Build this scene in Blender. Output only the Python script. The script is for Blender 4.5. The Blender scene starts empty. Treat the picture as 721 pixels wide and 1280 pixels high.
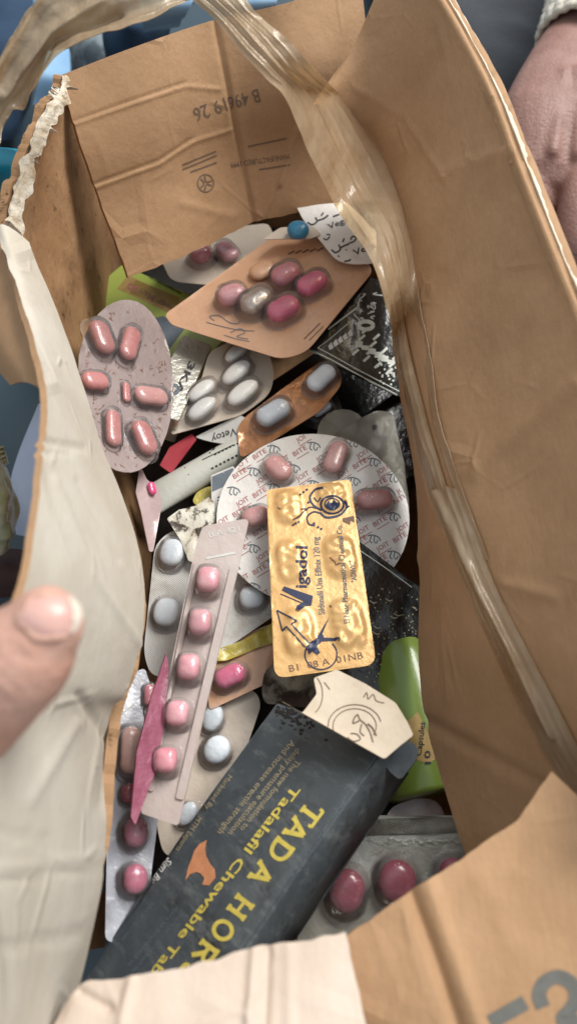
import bpy, bmesh, math, random
import numpy as np
from mathutils import Vector, Matrix, noise
from mathutils.bvhtree import BVHTree
from mathutils.geometry import delaunay_2d_cdt

random.seed(7)
SC = bpy.context.scene
COL = SC.collection
# ------------------------------------------------------------------ camera
W, H, FPX = 721.0, 1280.0, 931.0            # photograph size and its focal length in pixels
PITCH = math.radians(27.0)
CAM = Vector((0.0, 0.0, 0.42))
cd = bpy.data.cameras.new("camera")
cam = bpy.data.objects.new("camera", cd)
COL.objects.link(cam)
cam.location = CAM
cam.rotation_euler = (PITCH, 0, 0)
cd.sensor_fit = 'VERTICAL'
cd.sensor_height = 36.0
cd.lens = 36.0 * FPX / H
cd.clip_start = 0.01
cd.clip_end = 100
cd.dof.use_dof = True
cd.dof.focus_distance = 0.335
cd.dof.aperture_fstop = 8.5
SC.camera = cam
# ------------------------------------------------------------------ light
world = bpy.data.worlds.new("World")
SC.world = world
world.use_nodes = True
bg = world.node_tree.nodes["Background"]
bg.inputs[0].default_value = (0.86, 0.94, 1.0, 1)
bg.inputs[1].default_value = 0.62


def area(name, loc, target, size, power, col):
    ld = bpy.data.lights.new(name, 'AREA')
    ld.shape = 'RECTANGLE'
    ld.size, ld.size_y = size
    ld.energy = power
    ld.color = col
    lo = bpy.data.objects.new(name, ld)
    COL.objects.link(lo)
    lo.location = loc
    lo.rotation_euler = (Vector(target) - Vector(loc)).to_track_quat('-Z', 'Y').to_euler()
    return lo


area("window_light", (0.86, 0.95, 1.55), (0.0, 0.12, 0.1), (1.0, 0.8), 44, (1.0, 0.985, 0.95))
vs = SC.view_settings
vs.view_transform = 'Standard'
vs.look = 'None'
vs.exposure = 0.2
vs.gamma = 1.0
vs.use_curve_mapping = False
SC.cycles.use_denoising = True
SC.cycles.max_bounces = 8
SC.cycles.transparent_max_bounces = 12
SC.cycles.caustics_reflective = False
SC.cycles.caustics_refractive = False

# ------------------------------------------------------------------ rays of the photograph
SP, CP = math.sin(PITCH), math.cos(PITCH)


def ray(px, py):
    x, y = (px - W / 2) / FPX, -(py - H / 2) / FPX
    return Vector((x, y * CP + SP, y * SP - CP))


def U(px, py, z):
    r = ray(px, py)
    return CAM + r * ((z - CAM.z) / r.z)


def D(px, py, t):
    return CAM + ray(px, py) * t


def px_of(p):
    d = p - CAM
    yc = d.y * CP + d.z * SP
    zc = -d.y * SP + d.z * CP
    return (W / 2 + FPX * d.x / -zc, H / 2 - FPX * yc / -zc)


# ------------------------------------------------------------------ materials
def srgb(r, g, b):
    f = lambda c: (c / 12.92 if c <= 0.04045 else ((c + 0.055) / 1.055) ** 2.4)
    return (f(r / 255), f(g / 255), f(b / 255), 1)


class N:
    def __init__(s, name):
        s.m = bpy.data.materials.new(name)
        s.m.use_nodes = True
        s.t = s.m.node_tree
        s.t.nodes.clear()
        s.out = s.n('ShaderNodeOutputMaterial')

    def n(s, typ, **kw):
        k = s.t.nodes.new(typ)
        for a, v in kw.items():
            if isinstance(a, str) and hasattr(k, a):
                setattr(k, a, v)
        return k

    def l(s, a, b):
        s.t.links.new(a, b)

    def coord(s):
        return s.n('ShaderNodeTexCoord').outputs['Object']

    def noise(s, scale, detail=4, rough=0.6, co=None, stretch=None):
        k = s.n('ShaderNodeTexNoise')
        k.inputs['Scale'].default_value = scale
        k.inputs['Detail'].default_value = detail
        k.inputs['Roughness'].default_value = rough
        c = co or s.coord()
        if stretch:
            mp = s.n('ShaderNodeMapping')
            mp.inputs['Scale'].default_value = stretch
            s.l(c, mp.inputs['Vector'])
            c = mp.outputs[0]
        s.l(c, k.inputs['Vector'])
        return k.outputs['Fac']

    def ramp(s, fac, a, b, lo=0.0, hi=1.0):
        k = s.n('ShaderNodeMapRange')
        k.inputs['From Min'].default_value = a
        k.inputs['From Max'].default_value = b
        k.inputs['To Min'].default_value = lo
        k.inputs['To Max'].default_value = hi
        s.l(fac, k.inputs['Value'])
        return k.outputs[0]

    def mix(s, fac, a, b):
        k = s.n('ShaderNodeMix', data_type='RGBA')
        for i, v in ((6, a), (7, b)):
            if isinstance(v, tuple):
                k.inputs[i].default_value = v
            else:
                s.l(v, k.inputs[i])
        if isinstance(fac, float):
            k.inputs[0].default_value = fac
        else:
            s.l(fac, k.inputs[0])
        return k.outputs[2]


def mat(name, col, col2=None, ns=60, lo=.35, hi=.65, rough=.5, metal=0., bump=0., bs=400, bdetail=3, coat=0., spec=.5,
        dirt=None, ds=70, dlo=.6, dhi=.72, damt=.8, knurl=0., kscale=900, fibre=0., sss=0., stretch=None, corr=0.,
        rvar=0., sheen=0., scuff=None, crinkle=0., cs=14, grime=None, gs=25, glo=.55, ghi=.75, gamt=.6, aniso=0., transl=0.):
    k = N(name)
    p = k.n('ShaderNodeBsdfPrincipled')
    k.l(p.outputs[0], k.out.inputs[0])
    c = col
    if col2:
        c = k.mix(k.ramp(k.noise(ns, 5, stretch=stretch), lo, hi), col, col2)
    if fibre:
        f = k.noise(900, 2, stretch=(1, .12, 1))
        c = k.mix(k.ramp(f, .35, .75, 0., fibre), c, tuple(x * .55 for x in col[:3]) + (1,))
    if grime:
        c = k.mix(k.ramp(k.noise(gs, 6, .7), glo, ghi, 0., gamt), c, grime)
    if dirt:
        c = k.mix(k.ramp(k.noise(ds, 6, .72), dlo, dhi, 0., damt), c, dirt)
    if scuff:
        c = k.mix(k.ramp(k.noise(130, 8, .8, stretch=(1, .3, 1)), .52, .66, 0., .75), c, scuff)
    if isinstance(c, tuple):
        p.inputs['Base Color'].default_value = c
    else:
        k.l(c, p.inputs['Base Color'])
    p.inputs['Roughness'].default_value = rough
    if rvar:
        k.l(k.ramp(k.noise(90, 4), .3, .7, max(.03, rough - rvar), min(1, rough + rvar)), p.inputs['Roughness'])
    p.inputs['Metallic'].default_value = metal
    p.inputs['Coat Weight'].default_value = coat
    p.inputs['Coat Roughness'].default_value = .12
    p.inputs['Specular IOR Level'].default_value = spec
    if sheen:
        p.inputs['Sheen Weight'].default_value = sheen
    if sss:
        p.inputs['Subsurface Weight'].default_value = sss
        p.inputs['Subsurface Radius'].default_value = (1, .35, .2)
        p.inputs['Subsurface Scale'].default_value = .004
    h = None
    if bump:
        h = k.ramp(k.noise(bs, bdetail), 0, 1, 0, bump)
    if knurl:
        w = []
        for rot in (.78, -.78):
            mp = k.n('ShaderNodeMapping')
            mp.inputs['Rotation'].default_value = (0, 0, rot)
            k.l(k.coord(), mp.inputs['Vector'])
            wv = k.n('ShaderNodeTexWave')
            wv.inputs['Scale'].default_value = kscale
            k.l(mp.outputs[0], wv.inputs['Vector'])
            w.append(wv.outputs['Fac'])
        mm = k.n('ShaderNodeMath', operation='MULTIPLY')
        k.l(w[0], mm.inputs[0]); k.l(w[1], mm.inputs[1])
        m2 = k.n('ShaderNodeMath', operation='MULTIPLY')
        k.l(mm.outputs[0], m2.inputs[0]); m2.inputs[1].default_value = knurl
        if h is None:
            h = m2.outputs[0]
        else:
            ad = k.n('ShaderNodeMath', operation='ADD')
            k.l(h, ad.inputs[0]); k.l(m2.outputs[0], ad.inputs[1]); h = ad.outputs[0]
    if crinkle:
        for sc_, am in ((cs, crinkle), (cs * 2.3, crinkle * .5)):
            vo = k.n('ShaderNodeTexVoronoi', feature='DISTANCE_TO_EDGE')
            vo.inputs['Scale'].default_value = sc_
            k.l(k.coord(), vo.inputs['Vector'])
            rd = k.ramp(vo.outputs['Distance'], 0, .05, am, 0)
            mk = k.ramp(k.noise(sc_ * 1.1, 1, .5), .50, .66)
            mu = k.n('ShaderNodeMath', operation='MULTIPLY'); k.l(rd, mu.inputs[0]); k.l(mk, mu.inputs[1])
            if h is None:
                h = mu.outputs[0]
            else:
                ad = k.n('ShaderNodeMath', operation='ADD'); k.l(h, ad.inputs[0]); k.l(mu.outputs[0], ad.inputs[1]); h = ad.outputs[0]
    if h is not None:
        b = k.n('ShaderNodeBump')
        b.inputs['Strength'].default_value = 1.0
        b.inputs['Distance'].default_value = .001
        k.l(h, b.inputs['Height'])
        k.l(b.outputs[0], p.inputs['Normal'])
    return k.m


def film(name, tint=(1, 1, 1, 1), haze=.06, hazecol=(.8, .8, .8, 1), rough=.1, ior=1.5, bump=0., bs=300):
    k = N(name)
    tr = k.n('ShaderNodeBsdfTransparent'); tr.inputs[0].default_value = tint
    gl = k.n('ShaderNodeBsdfGlossy'); gl.inputs['Roughness'].default_value = rough
    df = k.n('ShaderNodeBsdfDiffuse'); df.inputs[0].default_value = hazecol
    m1 = k.n('ShaderNodeMixShader'); m1.inputs[0].default_value = haze
    k.l(tr.outputs[0], m1.inputs[1]); k.l(df.outputs[0], m1.inputs[2])
    fr = k.n('ShaderNodeFresnel'); fr.inputs[0].default_value = ior
    m2 = k.n('ShaderNodeMixShader')
    k.l(fr.outputs[0], m2.inputs[0]); k.l(m1.outputs[0], m2.inputs[1]); k.l(gl.outputs[0], m2.inputs[2])
    k.l(m2.outputs[0], k.out.inputs[0])
    if bump:
        b = k.n('ShaderNodeBump'); b.inputs['Distance'].default_value = .001; b.inputs['Strength'].default_value = 1
        k.l(k.ramp(k.noise(bs, 3), 0, 1, 0, bump), b.inputs['Height'])
        for q in (gl, fr, df):
            k.l(b.outputs[0], q.inputs['Normal'])
    return k.m


KRAFT = mat("kraft_board", (.435, .258, .14, 1), (.37, .215, .11, 1), ns=28, rough=.72, bump=.28, bs=260, fibre=.25, spec=.3,
            grime=(.30, .17, .09, 1), gs=16, glo=.56, ghi=.8, gamt=.55, dirt=(.2, .11, .06, 1), ds=220, dlo=.68, dhi=.76, damt=.45, crinkle=.7)
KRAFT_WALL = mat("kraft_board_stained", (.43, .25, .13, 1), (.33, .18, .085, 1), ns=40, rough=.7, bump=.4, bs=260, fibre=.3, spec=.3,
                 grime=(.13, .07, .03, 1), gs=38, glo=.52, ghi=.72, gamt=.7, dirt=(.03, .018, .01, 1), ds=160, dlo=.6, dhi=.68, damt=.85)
PALE = mat("pale_board", (.58, .53, .455, 1), (.50, .445, .365, 1), ns=22, rough=.62, bump=.25, bs=240, fibre=.12, spec=.35,
           grime=(.44, .37, .28, 1), gs=20, glo=.55, ghi=.8, gamt=.45, dirt=(.3, .22, .14, 1), ds=180, dlo=.68, dhi=.76, damt=.5, crinkle=1.0)
CREAM = mat("cream_board", (.64, .52, .43, 1), (.57, .45, .36, 1), ns=26, rough=.68, bump=.25, bs=240, fibre=.15, spec=.3,
            grime=(.5, .35, .24, 1), gs=24, glo=.58, ghi=.8, gamt=.4, crinkle=.6)
TORN = mat("torn_board_pulp", (.70, .64, .54, 1), (.46, .35, .23, 1), ns=110, rough=.9, bump=1.2, bs=500)
TAPE = None


def make_tape():
    k = N("brown_packing_tape")
    p = k.n('ShaderNodeBsdfPrincipled')
    c = k.mix(k.ramp(k.noise(45, 4), .35, .7), (.50, .38, .25, 1), (.60, .49, .36, 1))
    k.l(c, p.inputs['Base Color'])
    p.inputs['Roughness'].default_value = .32
    p.inputs['Specular IOR Level'].default_value = .6
    p.inputs['Coat Weight'].default_value = .7
    p.inputs['Coat Roughness'].default_value = .1
    b = k.n('ShaderNodeBump'); b.inputs['Distance'].default_value = .001; b.inputs['Strength'].default_value = .9
    k.l(k.ramp(k.noise(120, 5, .6, stretch=(1, .35, 1)), 0, 1, 0, 1.6), b.inputs['Height'])
    k.l(b.outputs[0], p.inputs['Normal'])
    tr = k.n('ShaderNodeBsdfTransparent'); tr.inputs[0].default_value = (.92, .82, .66, 1)
    tl = k.n('ShaderNodeBsdfTranslucent'); tl.inputs[0].default_value = (.6, .45, .28, 1)
    m0 = k.n('ShaderNodeMixShader'); m0.inputs[0].default_value = .25
    k.l(p.outputs[0], m0.inputs[1]); k.l(tl.outputs[0], m0.inputs[2])
    m = k.n('ShaderNodeMixShader')
    k.l(k.ramp(k.noise(30, 3), .35, .7, .42, .68), m.inputs[0])
    k.l(m0.outputs[0], m.inputs[1]); k.l(tr.outputs[0], m.inputs[2])
    k.l(m.outputs[0], k.out.inputs[0])
    return k.m


TAPE = make_tape()
POCKET = film("clear_blister_plastic", (1, .985, .985, 1), .10, (.88, .85, .85, 1), .05, 1.27, .5, 420)
CLEAR = film("clear_film", (.92, .92, .94, 1), .22, (.62, .64, .7, 1), .16, 1.45, .7, 220)


def pillmat(name, col, col2=None, rough=.28, coat=.6):
    m = mat(name, col, col2 or tuple(x * .82 for x in col[:3]) + (1,), ns=150, rough=rough, coat=coat, bump=.16, bs=350, sss=.12, rvar=.08)
    t = m.node_tree
    p = next(n for n in t.nodes if n.type == 'BSDF_PRINCIPLED')
    src = p.inputs['Base Color'].links[0].from_socket
    oi = t.nodes.new('ShaderNodeObjectInfo')
    mr = t.nodes.new('ShaderNodeMapRange'); mr.inputs['To Min'].default_value = .80; mr.inputs['To Max'].default_value = 1.12
    t.links.new(oi.outputs['Random'], mr.inputs['Value'])
    hs = t.nodes.new('ShaderNodeHueSaturation')
    t.links.new(mr.outputs[0], hs.inputs['Value']); t.links.new(src, hs.inputs['Color'])
    t.links.new(hs.outputs[0], p.inputs['Base Color'])
    return m


PINK = pillmat("dusty_pink_pill", (.64, .26, .24, 1), (.70, .36, .33, 1))
PINKRED = pillmat("brick_pink_pill", (.45, .115, .105, 1), (.51, .18, .165, 1))
ROSE = pillmat("rose_pill", (.64, .16, .22, 1), (.70, .26, .31, 1))
ROSEPALE = pillmat("pale_rose_pill", (.70, .27, .32, 1), (.75, .38, .41, 1))
MAGENTA = pillmat("magenta_pill", (.68, .055, .19, 1), (.74, .12, .27, 1))
DEEPRED = pillmat("deep_red_pill", (.34, .012, .05, 1), (.40, .035, .085, 1))
WHITEP = pillmat("white_pill", (.90, .90, .85, 1), (.84, .84, .79, 1), .45, .25)
BLUEP = pillmat("pale_blue_pill", (.68, .77, .83, 1), (.75, .82, .86, 1), .5, .15)
GREYBLUE = pillmat("grey_blue_capsule", (.64, .72, .80, 1), (.72, .79, .85, 1), .3, .5)
SILVERP = mat("silver_pill_foil", (.62, .58, .54, 1), (.5, .42, .36, 1), ns=120, rough=.25, metal=.75, bump=.5, bs=300)
REDSHADE = pillmat("shaded_red_pill", (.34, .03, .10, 1), (.42, .08, .16, 1))  # red pill colour darkened to stand for shadow in the cloudy pack
BLUE = pillmat("bright_blue_pill", (.03, .22, .40, 1), (.05, .28, .48, 1), .3, .4)

GOLD = mat("gold_foil", (.70, .405, .155, 1), (.76, .475, .205, 1), ns=40, rough=.36, metal=.36, bump=.25, bs=350, bdetail=5, rvar=.08,
           grime=(.6, .36, .13, 1), gs=30, glo=.58, ghi=.8, gamt=.5)
COPPER = mat("copper_foil", (.60, .335, .195, 1), (.68, .42, .27, 1), ns=24, rough=.36, metal=.12, coat=.5, bump=.3, bs=200, rvar=.1,
             grime=(.3, .12, .06, 1), gs=25, glo=.52, ghi=.75, gamt=.5)
COPPERDARK = mat("brown_copper_foil", (.33, .13, .04, 1), (.40, .17, .06, 1), ns=50, rough=.32, metal=.3, coat=.5, bump=.4, bs=250,
                 dirt=(.08, .035, .015, 1), ds=120, dlo=.56, dhi=.7, damt=.7)
DISC = mat("white_paper_foil", (.80, .77, .73, 1), (.72, .69, .65, 1), ns=35, rough=.5, bump=.35, bs=350, coat=.25,
           grime=(.42, .36, .29, 1), gs=32, glo=.56, ghi=.78, gamt=.5, dirt=(.25, .17, .1, 1), ds=90, dlo=.68, dhi=.76, damt=.6)
DISCSHADE = mat("shaded_paper_foil", (.33, .26, .245, 1), (.27, .21, .2, 1), ns=35, rough=.45, coat=.4, bump=.4, bs=300,
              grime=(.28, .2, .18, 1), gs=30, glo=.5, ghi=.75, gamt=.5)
WHITEFOIL = mat("white_foil", (.78, .77, .74, 1), (.70, .68, .64, 1), ns=45, rough=.42, coat=.2, knurl=.35, kscale=420, bump=.2, bs=300,
                grime=(.36, .29, .21, 1), gs=38, glo=.53, ghi=.7, gamt=.75, dirt=(.16, .1, .06, 1), ds=110, dlo=.66, dhi=.75, damt=.7)
BEIGEFOIL = mat("beige_foil", (.60, .51, .42, 1), (.54, .45, .36, 1), ns=40, rough=.45, coat=.3, bump=.25, bs=300,
                grime=(.33, .25, .18, 1), gs=30, glo=.55, ghi=.75, gamt=.5)
GREYFOIL = mat("grey_foil", (.29, .275, .24, 1), (.20, .19, .16, 1), ns=60, rough=.35, metal=.5, bump=.9, bs=220, knurl=.3, kscale=450,
               grime=(.12, .1, .07, 1), gs=40, glo=.52, ghi=.7, gamt=.6)
SILVER = mat("silver_foil", (.64, .62, .55, 1), (.54, .52, .45, 1), ns=50, rough=.3, metal=.6, bump=.6, bs=260)
SILVERCLEAR = mat("silver_clear_blister", (.50, .49, .43, 1), (.40, .385, .33, 1), ns=60, rough=.3, metal=.3, coat=.7, bump=.7, bs=150,
                  grime=(.28, .26, .2, 1), gs=30, gamt=.5)
STRIP = None


def make_strip():
    k = N("frosted_plastic_strip")
    p = k.n('ShaderNodeBsdfPrincipled')
    c = k.mix(k.ramp(k.noise(30, 4), .35, .7), (.56, .45, .41, 1), (.60, .53, .49, 1))
    k.l(c, p.inputs['Base Color'])
    p.inputs['Roughness'].default_value = .28
    p.inputs['Coat Weight'].default_value = .6
    p.inputs['Coat Roughness'].default_value = .1
    b = k.n('ShaderNodeBump'); b.inputs['Distance'].default_value = .001
    k.l(k.ramp(k.noise(180, 3), 0, 1, 0, .5), b.inputs['Height'])
    k.l(b.outputs[0], p.inputs['Normal'])
    tr = k.n('ShaderNodeBsdfTransparent'); tr.inputs[0].default_value = (.9, .8, .76, 1)
    m = k.n('ShaderNodeMixShader'); m.inputs[0].default_value = .22
    k.l(p.outputs[0], m.inputs[1]); k.l(tr.outputs[0], m.inputs[2])
    k.l(m.outputs[0], k.out.inputs[0])
    return k.m


STRIP = make_strip()
NAVYBOX = mat("charcoal_blue_carton", (.048, .058, .065, 1), (.060, .071, .079, 1), ns=40, rough=.42, bump=.15, bs=400, spec=.5, rvar=.08,
              grime=(.11, .122, .128, 1), gs=45, glo=.5, ghi=.75, gamt=.6, dirt=(.016, .014, .012, 1), ds=28, dlo=.54, dhi=.7, damt=.8, scuff=(.15, .16, .16, 1))
CARTONIN = mat("carton_inside", (.60, .50, .39, 1), (.52, .43, .32, 1), ns=50, rough=.7, bump=.25, bs=350,
               grime=(.35, .26, .18, 1), gs=40, glo=.56, ghi=.75, gamt=.5)
BLACKPK = mat("black_glossy_pack", (.008, .008, .008, 1), (.018, .018, .017, 1), ns=60, rough=.22, coat=.4, bump=.6, bs=200)
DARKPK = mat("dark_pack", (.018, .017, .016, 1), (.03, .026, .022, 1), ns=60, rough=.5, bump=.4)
GREENBOX = mat("green_carton", (.36, .46, .085, 1), (.42, .50, .11, 1), ns=30, rough=.35, coat=.3, bump=.1)
GREENBOTTLE = mat("green_plastic", (.175, .255, .04, 1), (.205, .285, .05, 1), ns=40, rough=.32, coat=.4, bump=.08)
WHITETUBE = mat("white_tube_plastic", (.60, .60, .53, 1), (.52, .52, .45, 1), ns=40, rough=.4, bump=.2, grime=(.3, .27, .2, 1), gs=30, gamt=.5)
REDCARD = mat("red_card", (.42, .04, .055, 1), (.35, .03, .045, 1), rough=.5)
LILAC = mat("lilac_film_card", (.50, .38, .37, 1), (.42, .31, .31, 1), ns=60, rough=.3, coat=.5, bump=.4)
MAGPAPER = mat("magenta_foil_card", (.24, .055, .095, 1), (.32, .10, .15, 1), ns=90, rough=.4, coat=.2, bump=.6, bs=300, stretch=(1, .25, 1))
YELLOW = mat("yellow_film", (.48, .38, .05, 1), (.55, .46, .12, 1), ns=80, rough=.3, coat=.4, bump=.7)
CLOUDY = mat("cloudy_blister", (.40, .41, .45, 1), (.48, .49, .54, 1), ns=40, rough=.25, coat=.6, bump=.8, bs=130)
WHITECARD = mat("white_leaflet", (.66, .65, .62, 1), (.60, .585, .54, 1), ns=40, rough=.55, bump=.3)
DIRTYFOIL = mat("dirty_white_foil", (.66, .63, .54, 1), (.58, .54, .44, 1), ns=60, rough=.5, bump=.8, bs=250,
                grime=(.22, .14, .06, 1), gs=75, glo=.5, ghi=.62, gamt=.8, dirt=(.03, .02, .012, 1), ds=130, dlo=.52, dhi=.57, damt=.95)
WAD = mat("stained_foil_wad", (.42, .38, .31, 1), (.34, .3, .23, 1), ns=80, rough=.5, bump=.8, knurl=.4, kscale=400,
          grime=(.035, .016, .008, 1), gs=48, glo=.44, ghi=.56, gamt=.96)


def ink(name, col, rough=.5, metal=0.):
    return mat(name, col, tuple(x * .8 for x in col[:3]) + (1,), ns=300, rough=rough, metal=metal)


I_GREY = ink("grey_print", (.16, .105, .07, 1), .8)
I_SLATE = ink("slate_print", (.13, .125, .11, 1), .8)
I_BLACK = ink("black_print", (.02, .02, .025, 1))
I_BLUE = ink("blue_print", (.022, .028, .075, 1), .4)
I_RED = ink("red_print", (.45, .16, .15, 1))
I_REDD = ink("dim_red_print", (.30, .12, .12, 1))
I_YEL = ink("yellow_print", (.72, .58, .12, 1), .4, .2)
I_TAN = ink("tan_print", (.36, .30, .19, 1))
I_PALE = ink("pale_print", (.62, .62, .58, 1))
I_ORANGE = ink("orange_print", (.58, .245, .12, 1))
I_WHITE = ink("white_print", (.6, .62, .55, 1))
I_BROWN = ink("brown_print", (.20, .10, .06, 1))
I_OLIVE = ink("olive_print", (.46, .30, .10, 1))
I_GOLDD = ink("dull_gold_print", (.30, .2, .045, 1))
I_STEEL = ink("steel_blue_print", (.13, .16, .19, 1))
I_HOLE = ink("black_hole_mark", (.004, .004, .004, 1))
I_DKGREEN = ink("dark_green_print", (.07, .12, .02, 1))


# ------------------------------------------------------------------ objects
def props(o, label=None, cat=None, group=None, kind=None):
    for k, v in (('label', label), ('category', cat), ('group', group), ('kind', kind)):
        if v:
            o[k] = v
    return o


def meshobj(name, verts, faces, m, parent=None, smooth=True, flatfrom=None):
    me = bpy.data.meshes.new(name)
    me.from_pydata([tuple(v) for v in verts], [], faces)
    me.validate()
    if smooth:
        me.polygons.foreach_set('use_smooth', [True] * len(me.polygons))
    me.materials.append(m)
    me.update()
    o = bpy.data.objects.new(name, me)
    COL.objects.link(o)
    if parent:
        o.parent = parent
    return o


def empty(name, mtx, label, cat, group=None):
    o = bpy.data.objects.new(name, None)
    o.empty_display_size = .01
    COL.objects.link(o)
    o.matrix_world = mtx
    return props(o, label, cat, group)


MW = {}


class Frame:
    """a plane through pixel o at height z0 with slopes sx, sy; local x runs towards pixel xd."""

    def __init__(s, o, z0, xd, sx=0., sy=0.):
        p0 = U(o[0], o[1], z0)
        n = Vector((-sx, -sy, 1)).normalized()
        s.n, s.p = n, p0
        ex = (s.hit(*xd) - p0).normalized()
        ey = n.cross(ex)
        s.M = Matrix(((ex.x, ey.x, n.x, p0.x), (ex.y, ey.y, n.y, p0.y), (ex.z, ey.z, n.z, p0.z), (0, 0, 0, 1)))
        s.I = s.M.inverted()

    def hit(s, px, py):
        r = ray(px, py)
        return CAM + r * ((s.p - CAM).dot(s.n) / r.dot(s.n))

    def L(s, px, py):
        q = s.I @ s.hit(px, py)
        return Vector((q.x, q.y))


def rounded(pts, r, seg=5):
    out = []
    n = len(pts)
    for i in range(n):
        p, a, b = pts[i], pts[i - 1], pts[(i + 1) % n]
        rr = r[i] if isinstance(r, (list, tuple)) else r
        da, db = (a - p), (b - p)
        la, lb = da.length, db.length
        t = min(rr, la * .48, lb * .48)
        q0, q1 = p + da / la * t, p + db / lb * t
        for k in range(seg + 1):
            u = k / seg
            out.append(q0 * (1 - u) ** 2 + p * 2 * u * (1 - u) + q1 * u ** 2)
    return out


def inside(poly, xs, ys):
    r = np.zeros(xs.shape, bool)
    n = len(poly)
    for i in range(n):
        x0, y0 = poly[i]
        x1, y1 = poly[(i + 1) % n]
        if y0 == y1:
            continue
        c = ((y0 > ys) != (y1 > ys)) & (xs < (x1 - x0) * (ys - y0) / (y1 - y0) + x0)
        r ^= c
    return r


def plate_geo(outline, t, h=None, res=.004, zb=0.):
    h = h or (lambda x, y: 0.)
    P = [Vector((p[0], p[1])) for p in outline]
    xs = [p.x for p in P]; ys = [p.y for p in P]
    gx, gy = np.meshgrid(np.arange(min(xs) + res / 2, max(xs), res), np.arange(min(ys) + res / 2, max(ys), res * .87))
    gx = gx + (np.arange(gx.shape[0])[:, None] % 2) * res / 2
    gx, gy = gx.ravel(), gy.ravel()
    k = inside([tuple(p) for p in P], gx, gy)
    pts = P + [Vector((a, b)) for a, b in zip(gx[k], gy[k])]
    n = len(P)
    v2, e2, f2, *_ = delaunay_2d_cdt(pts, [(i, (i + 1) % n) for i in range(n)], [list(range(n))], 1, 1e-7)
    f2 = [f for f in f2]
    # orientation up
    fs = []
    for f in f2:
        a, b, c = (v2[i] for i in f[:3])
        if (b - a).cross(c - a) < 0:
            f = list(reversed(f))
        fs.append(list(f))
    N0 = len(v2)
    hh = [h(v.x, v.y) + zb for v in v2]
    V = [(v.x, v.y, z + t) for v, z in zip(v2, hh)] + [(v.x, v.y, z) for v, z in zip(v2, hh)]
    F = list(fs) + [[i + N0 for i in reversed(f)] for f in fs]
    cnt = {}
    for f in fs:
        for i in range(len(f)):
            a, b = f[i], f[(i + 1) % len(f)]
            cnt[(a, b)] = cnt.get((a, b), 0) + 1
    for (a, b) in list(cnt):
        if (b, a) not in cnt:
            s = len(V)
            V += [V[a], V[b], V[b + N0], V[a + N0]]
            F.append([s + 1, s, s + 3, s + 2])
    return V, F


def bend(a=0., b=0., c=0., wob=.0004, ws=60., seed=0.):
    def h(x, y):
        return a * x * x + b * y * y + c * x * y + wob * noise.noise(Vector((x * ws + seed, y * ws, seed)))
    return h


def stadium(L, Wd, seg=10, oval=False, sq=1.0):
    """outline of a pill seen from above; long axis x"""
    pts = []
    n = seg * 4
    if oval:
        for i in range(n):
            a = 2 * math.pi * i / n
            ca, sa = math.cos(a), math.sin(a)
            pts.append((math.copysign(abs(ca) ** sq, ca) * L / 2, math.copysign(abs(sa) ** sq, sa) * Wd / 2, ca, sa))
    else:
        s = max(0, (L - Wd) / 2)
        for i in range(n):
            a = 2 * math.pi * (i + .5) / n
            ca, sa = math.cos(a), math.sin(a)
            pts.append((ca * Wd / 2 + math.copysign(s, ca), sa * Wd / 2, ca, sa))
    return pts


def loft(out, rings, cap_top=True, cap_bot=True, R=None):
    """rings: (scale inward offset, z). offset shrinks the outline along its own radial direction."""
    V, F = [], []
    n = len(out)
    mx = max(abs(p[1]) for p in out)
    for off, z in rings:
        for (x, y, ca, sa) in out:
            if R:
                V.append((x * (1 - off / R), y * (1 - off / R), z))
            else:
                V.append((x - ca * off, y - sa * off, z))
    for r in range(len(rings) - 1):
        for i in range(n):
            j = (i + 1) % n
            F.append([r * n + i, r * n + j, (r + 1) * n + j, (r + 1) * n + i])
    if cap_bot:
        F.append(list(reversed(range(n))))
    if cap_top:
        F.append([(len(rings) - 1) * n + i for i in range(n)])
    return V, F


def xf(V, x, y, z, ang):
    c, s = math.cos(ang), math.sin(ang)
    return [(v[0] * c - v[1] * s + x, v[0] * s + v[1] * c + y, v[2] + z) for v in V]


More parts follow.
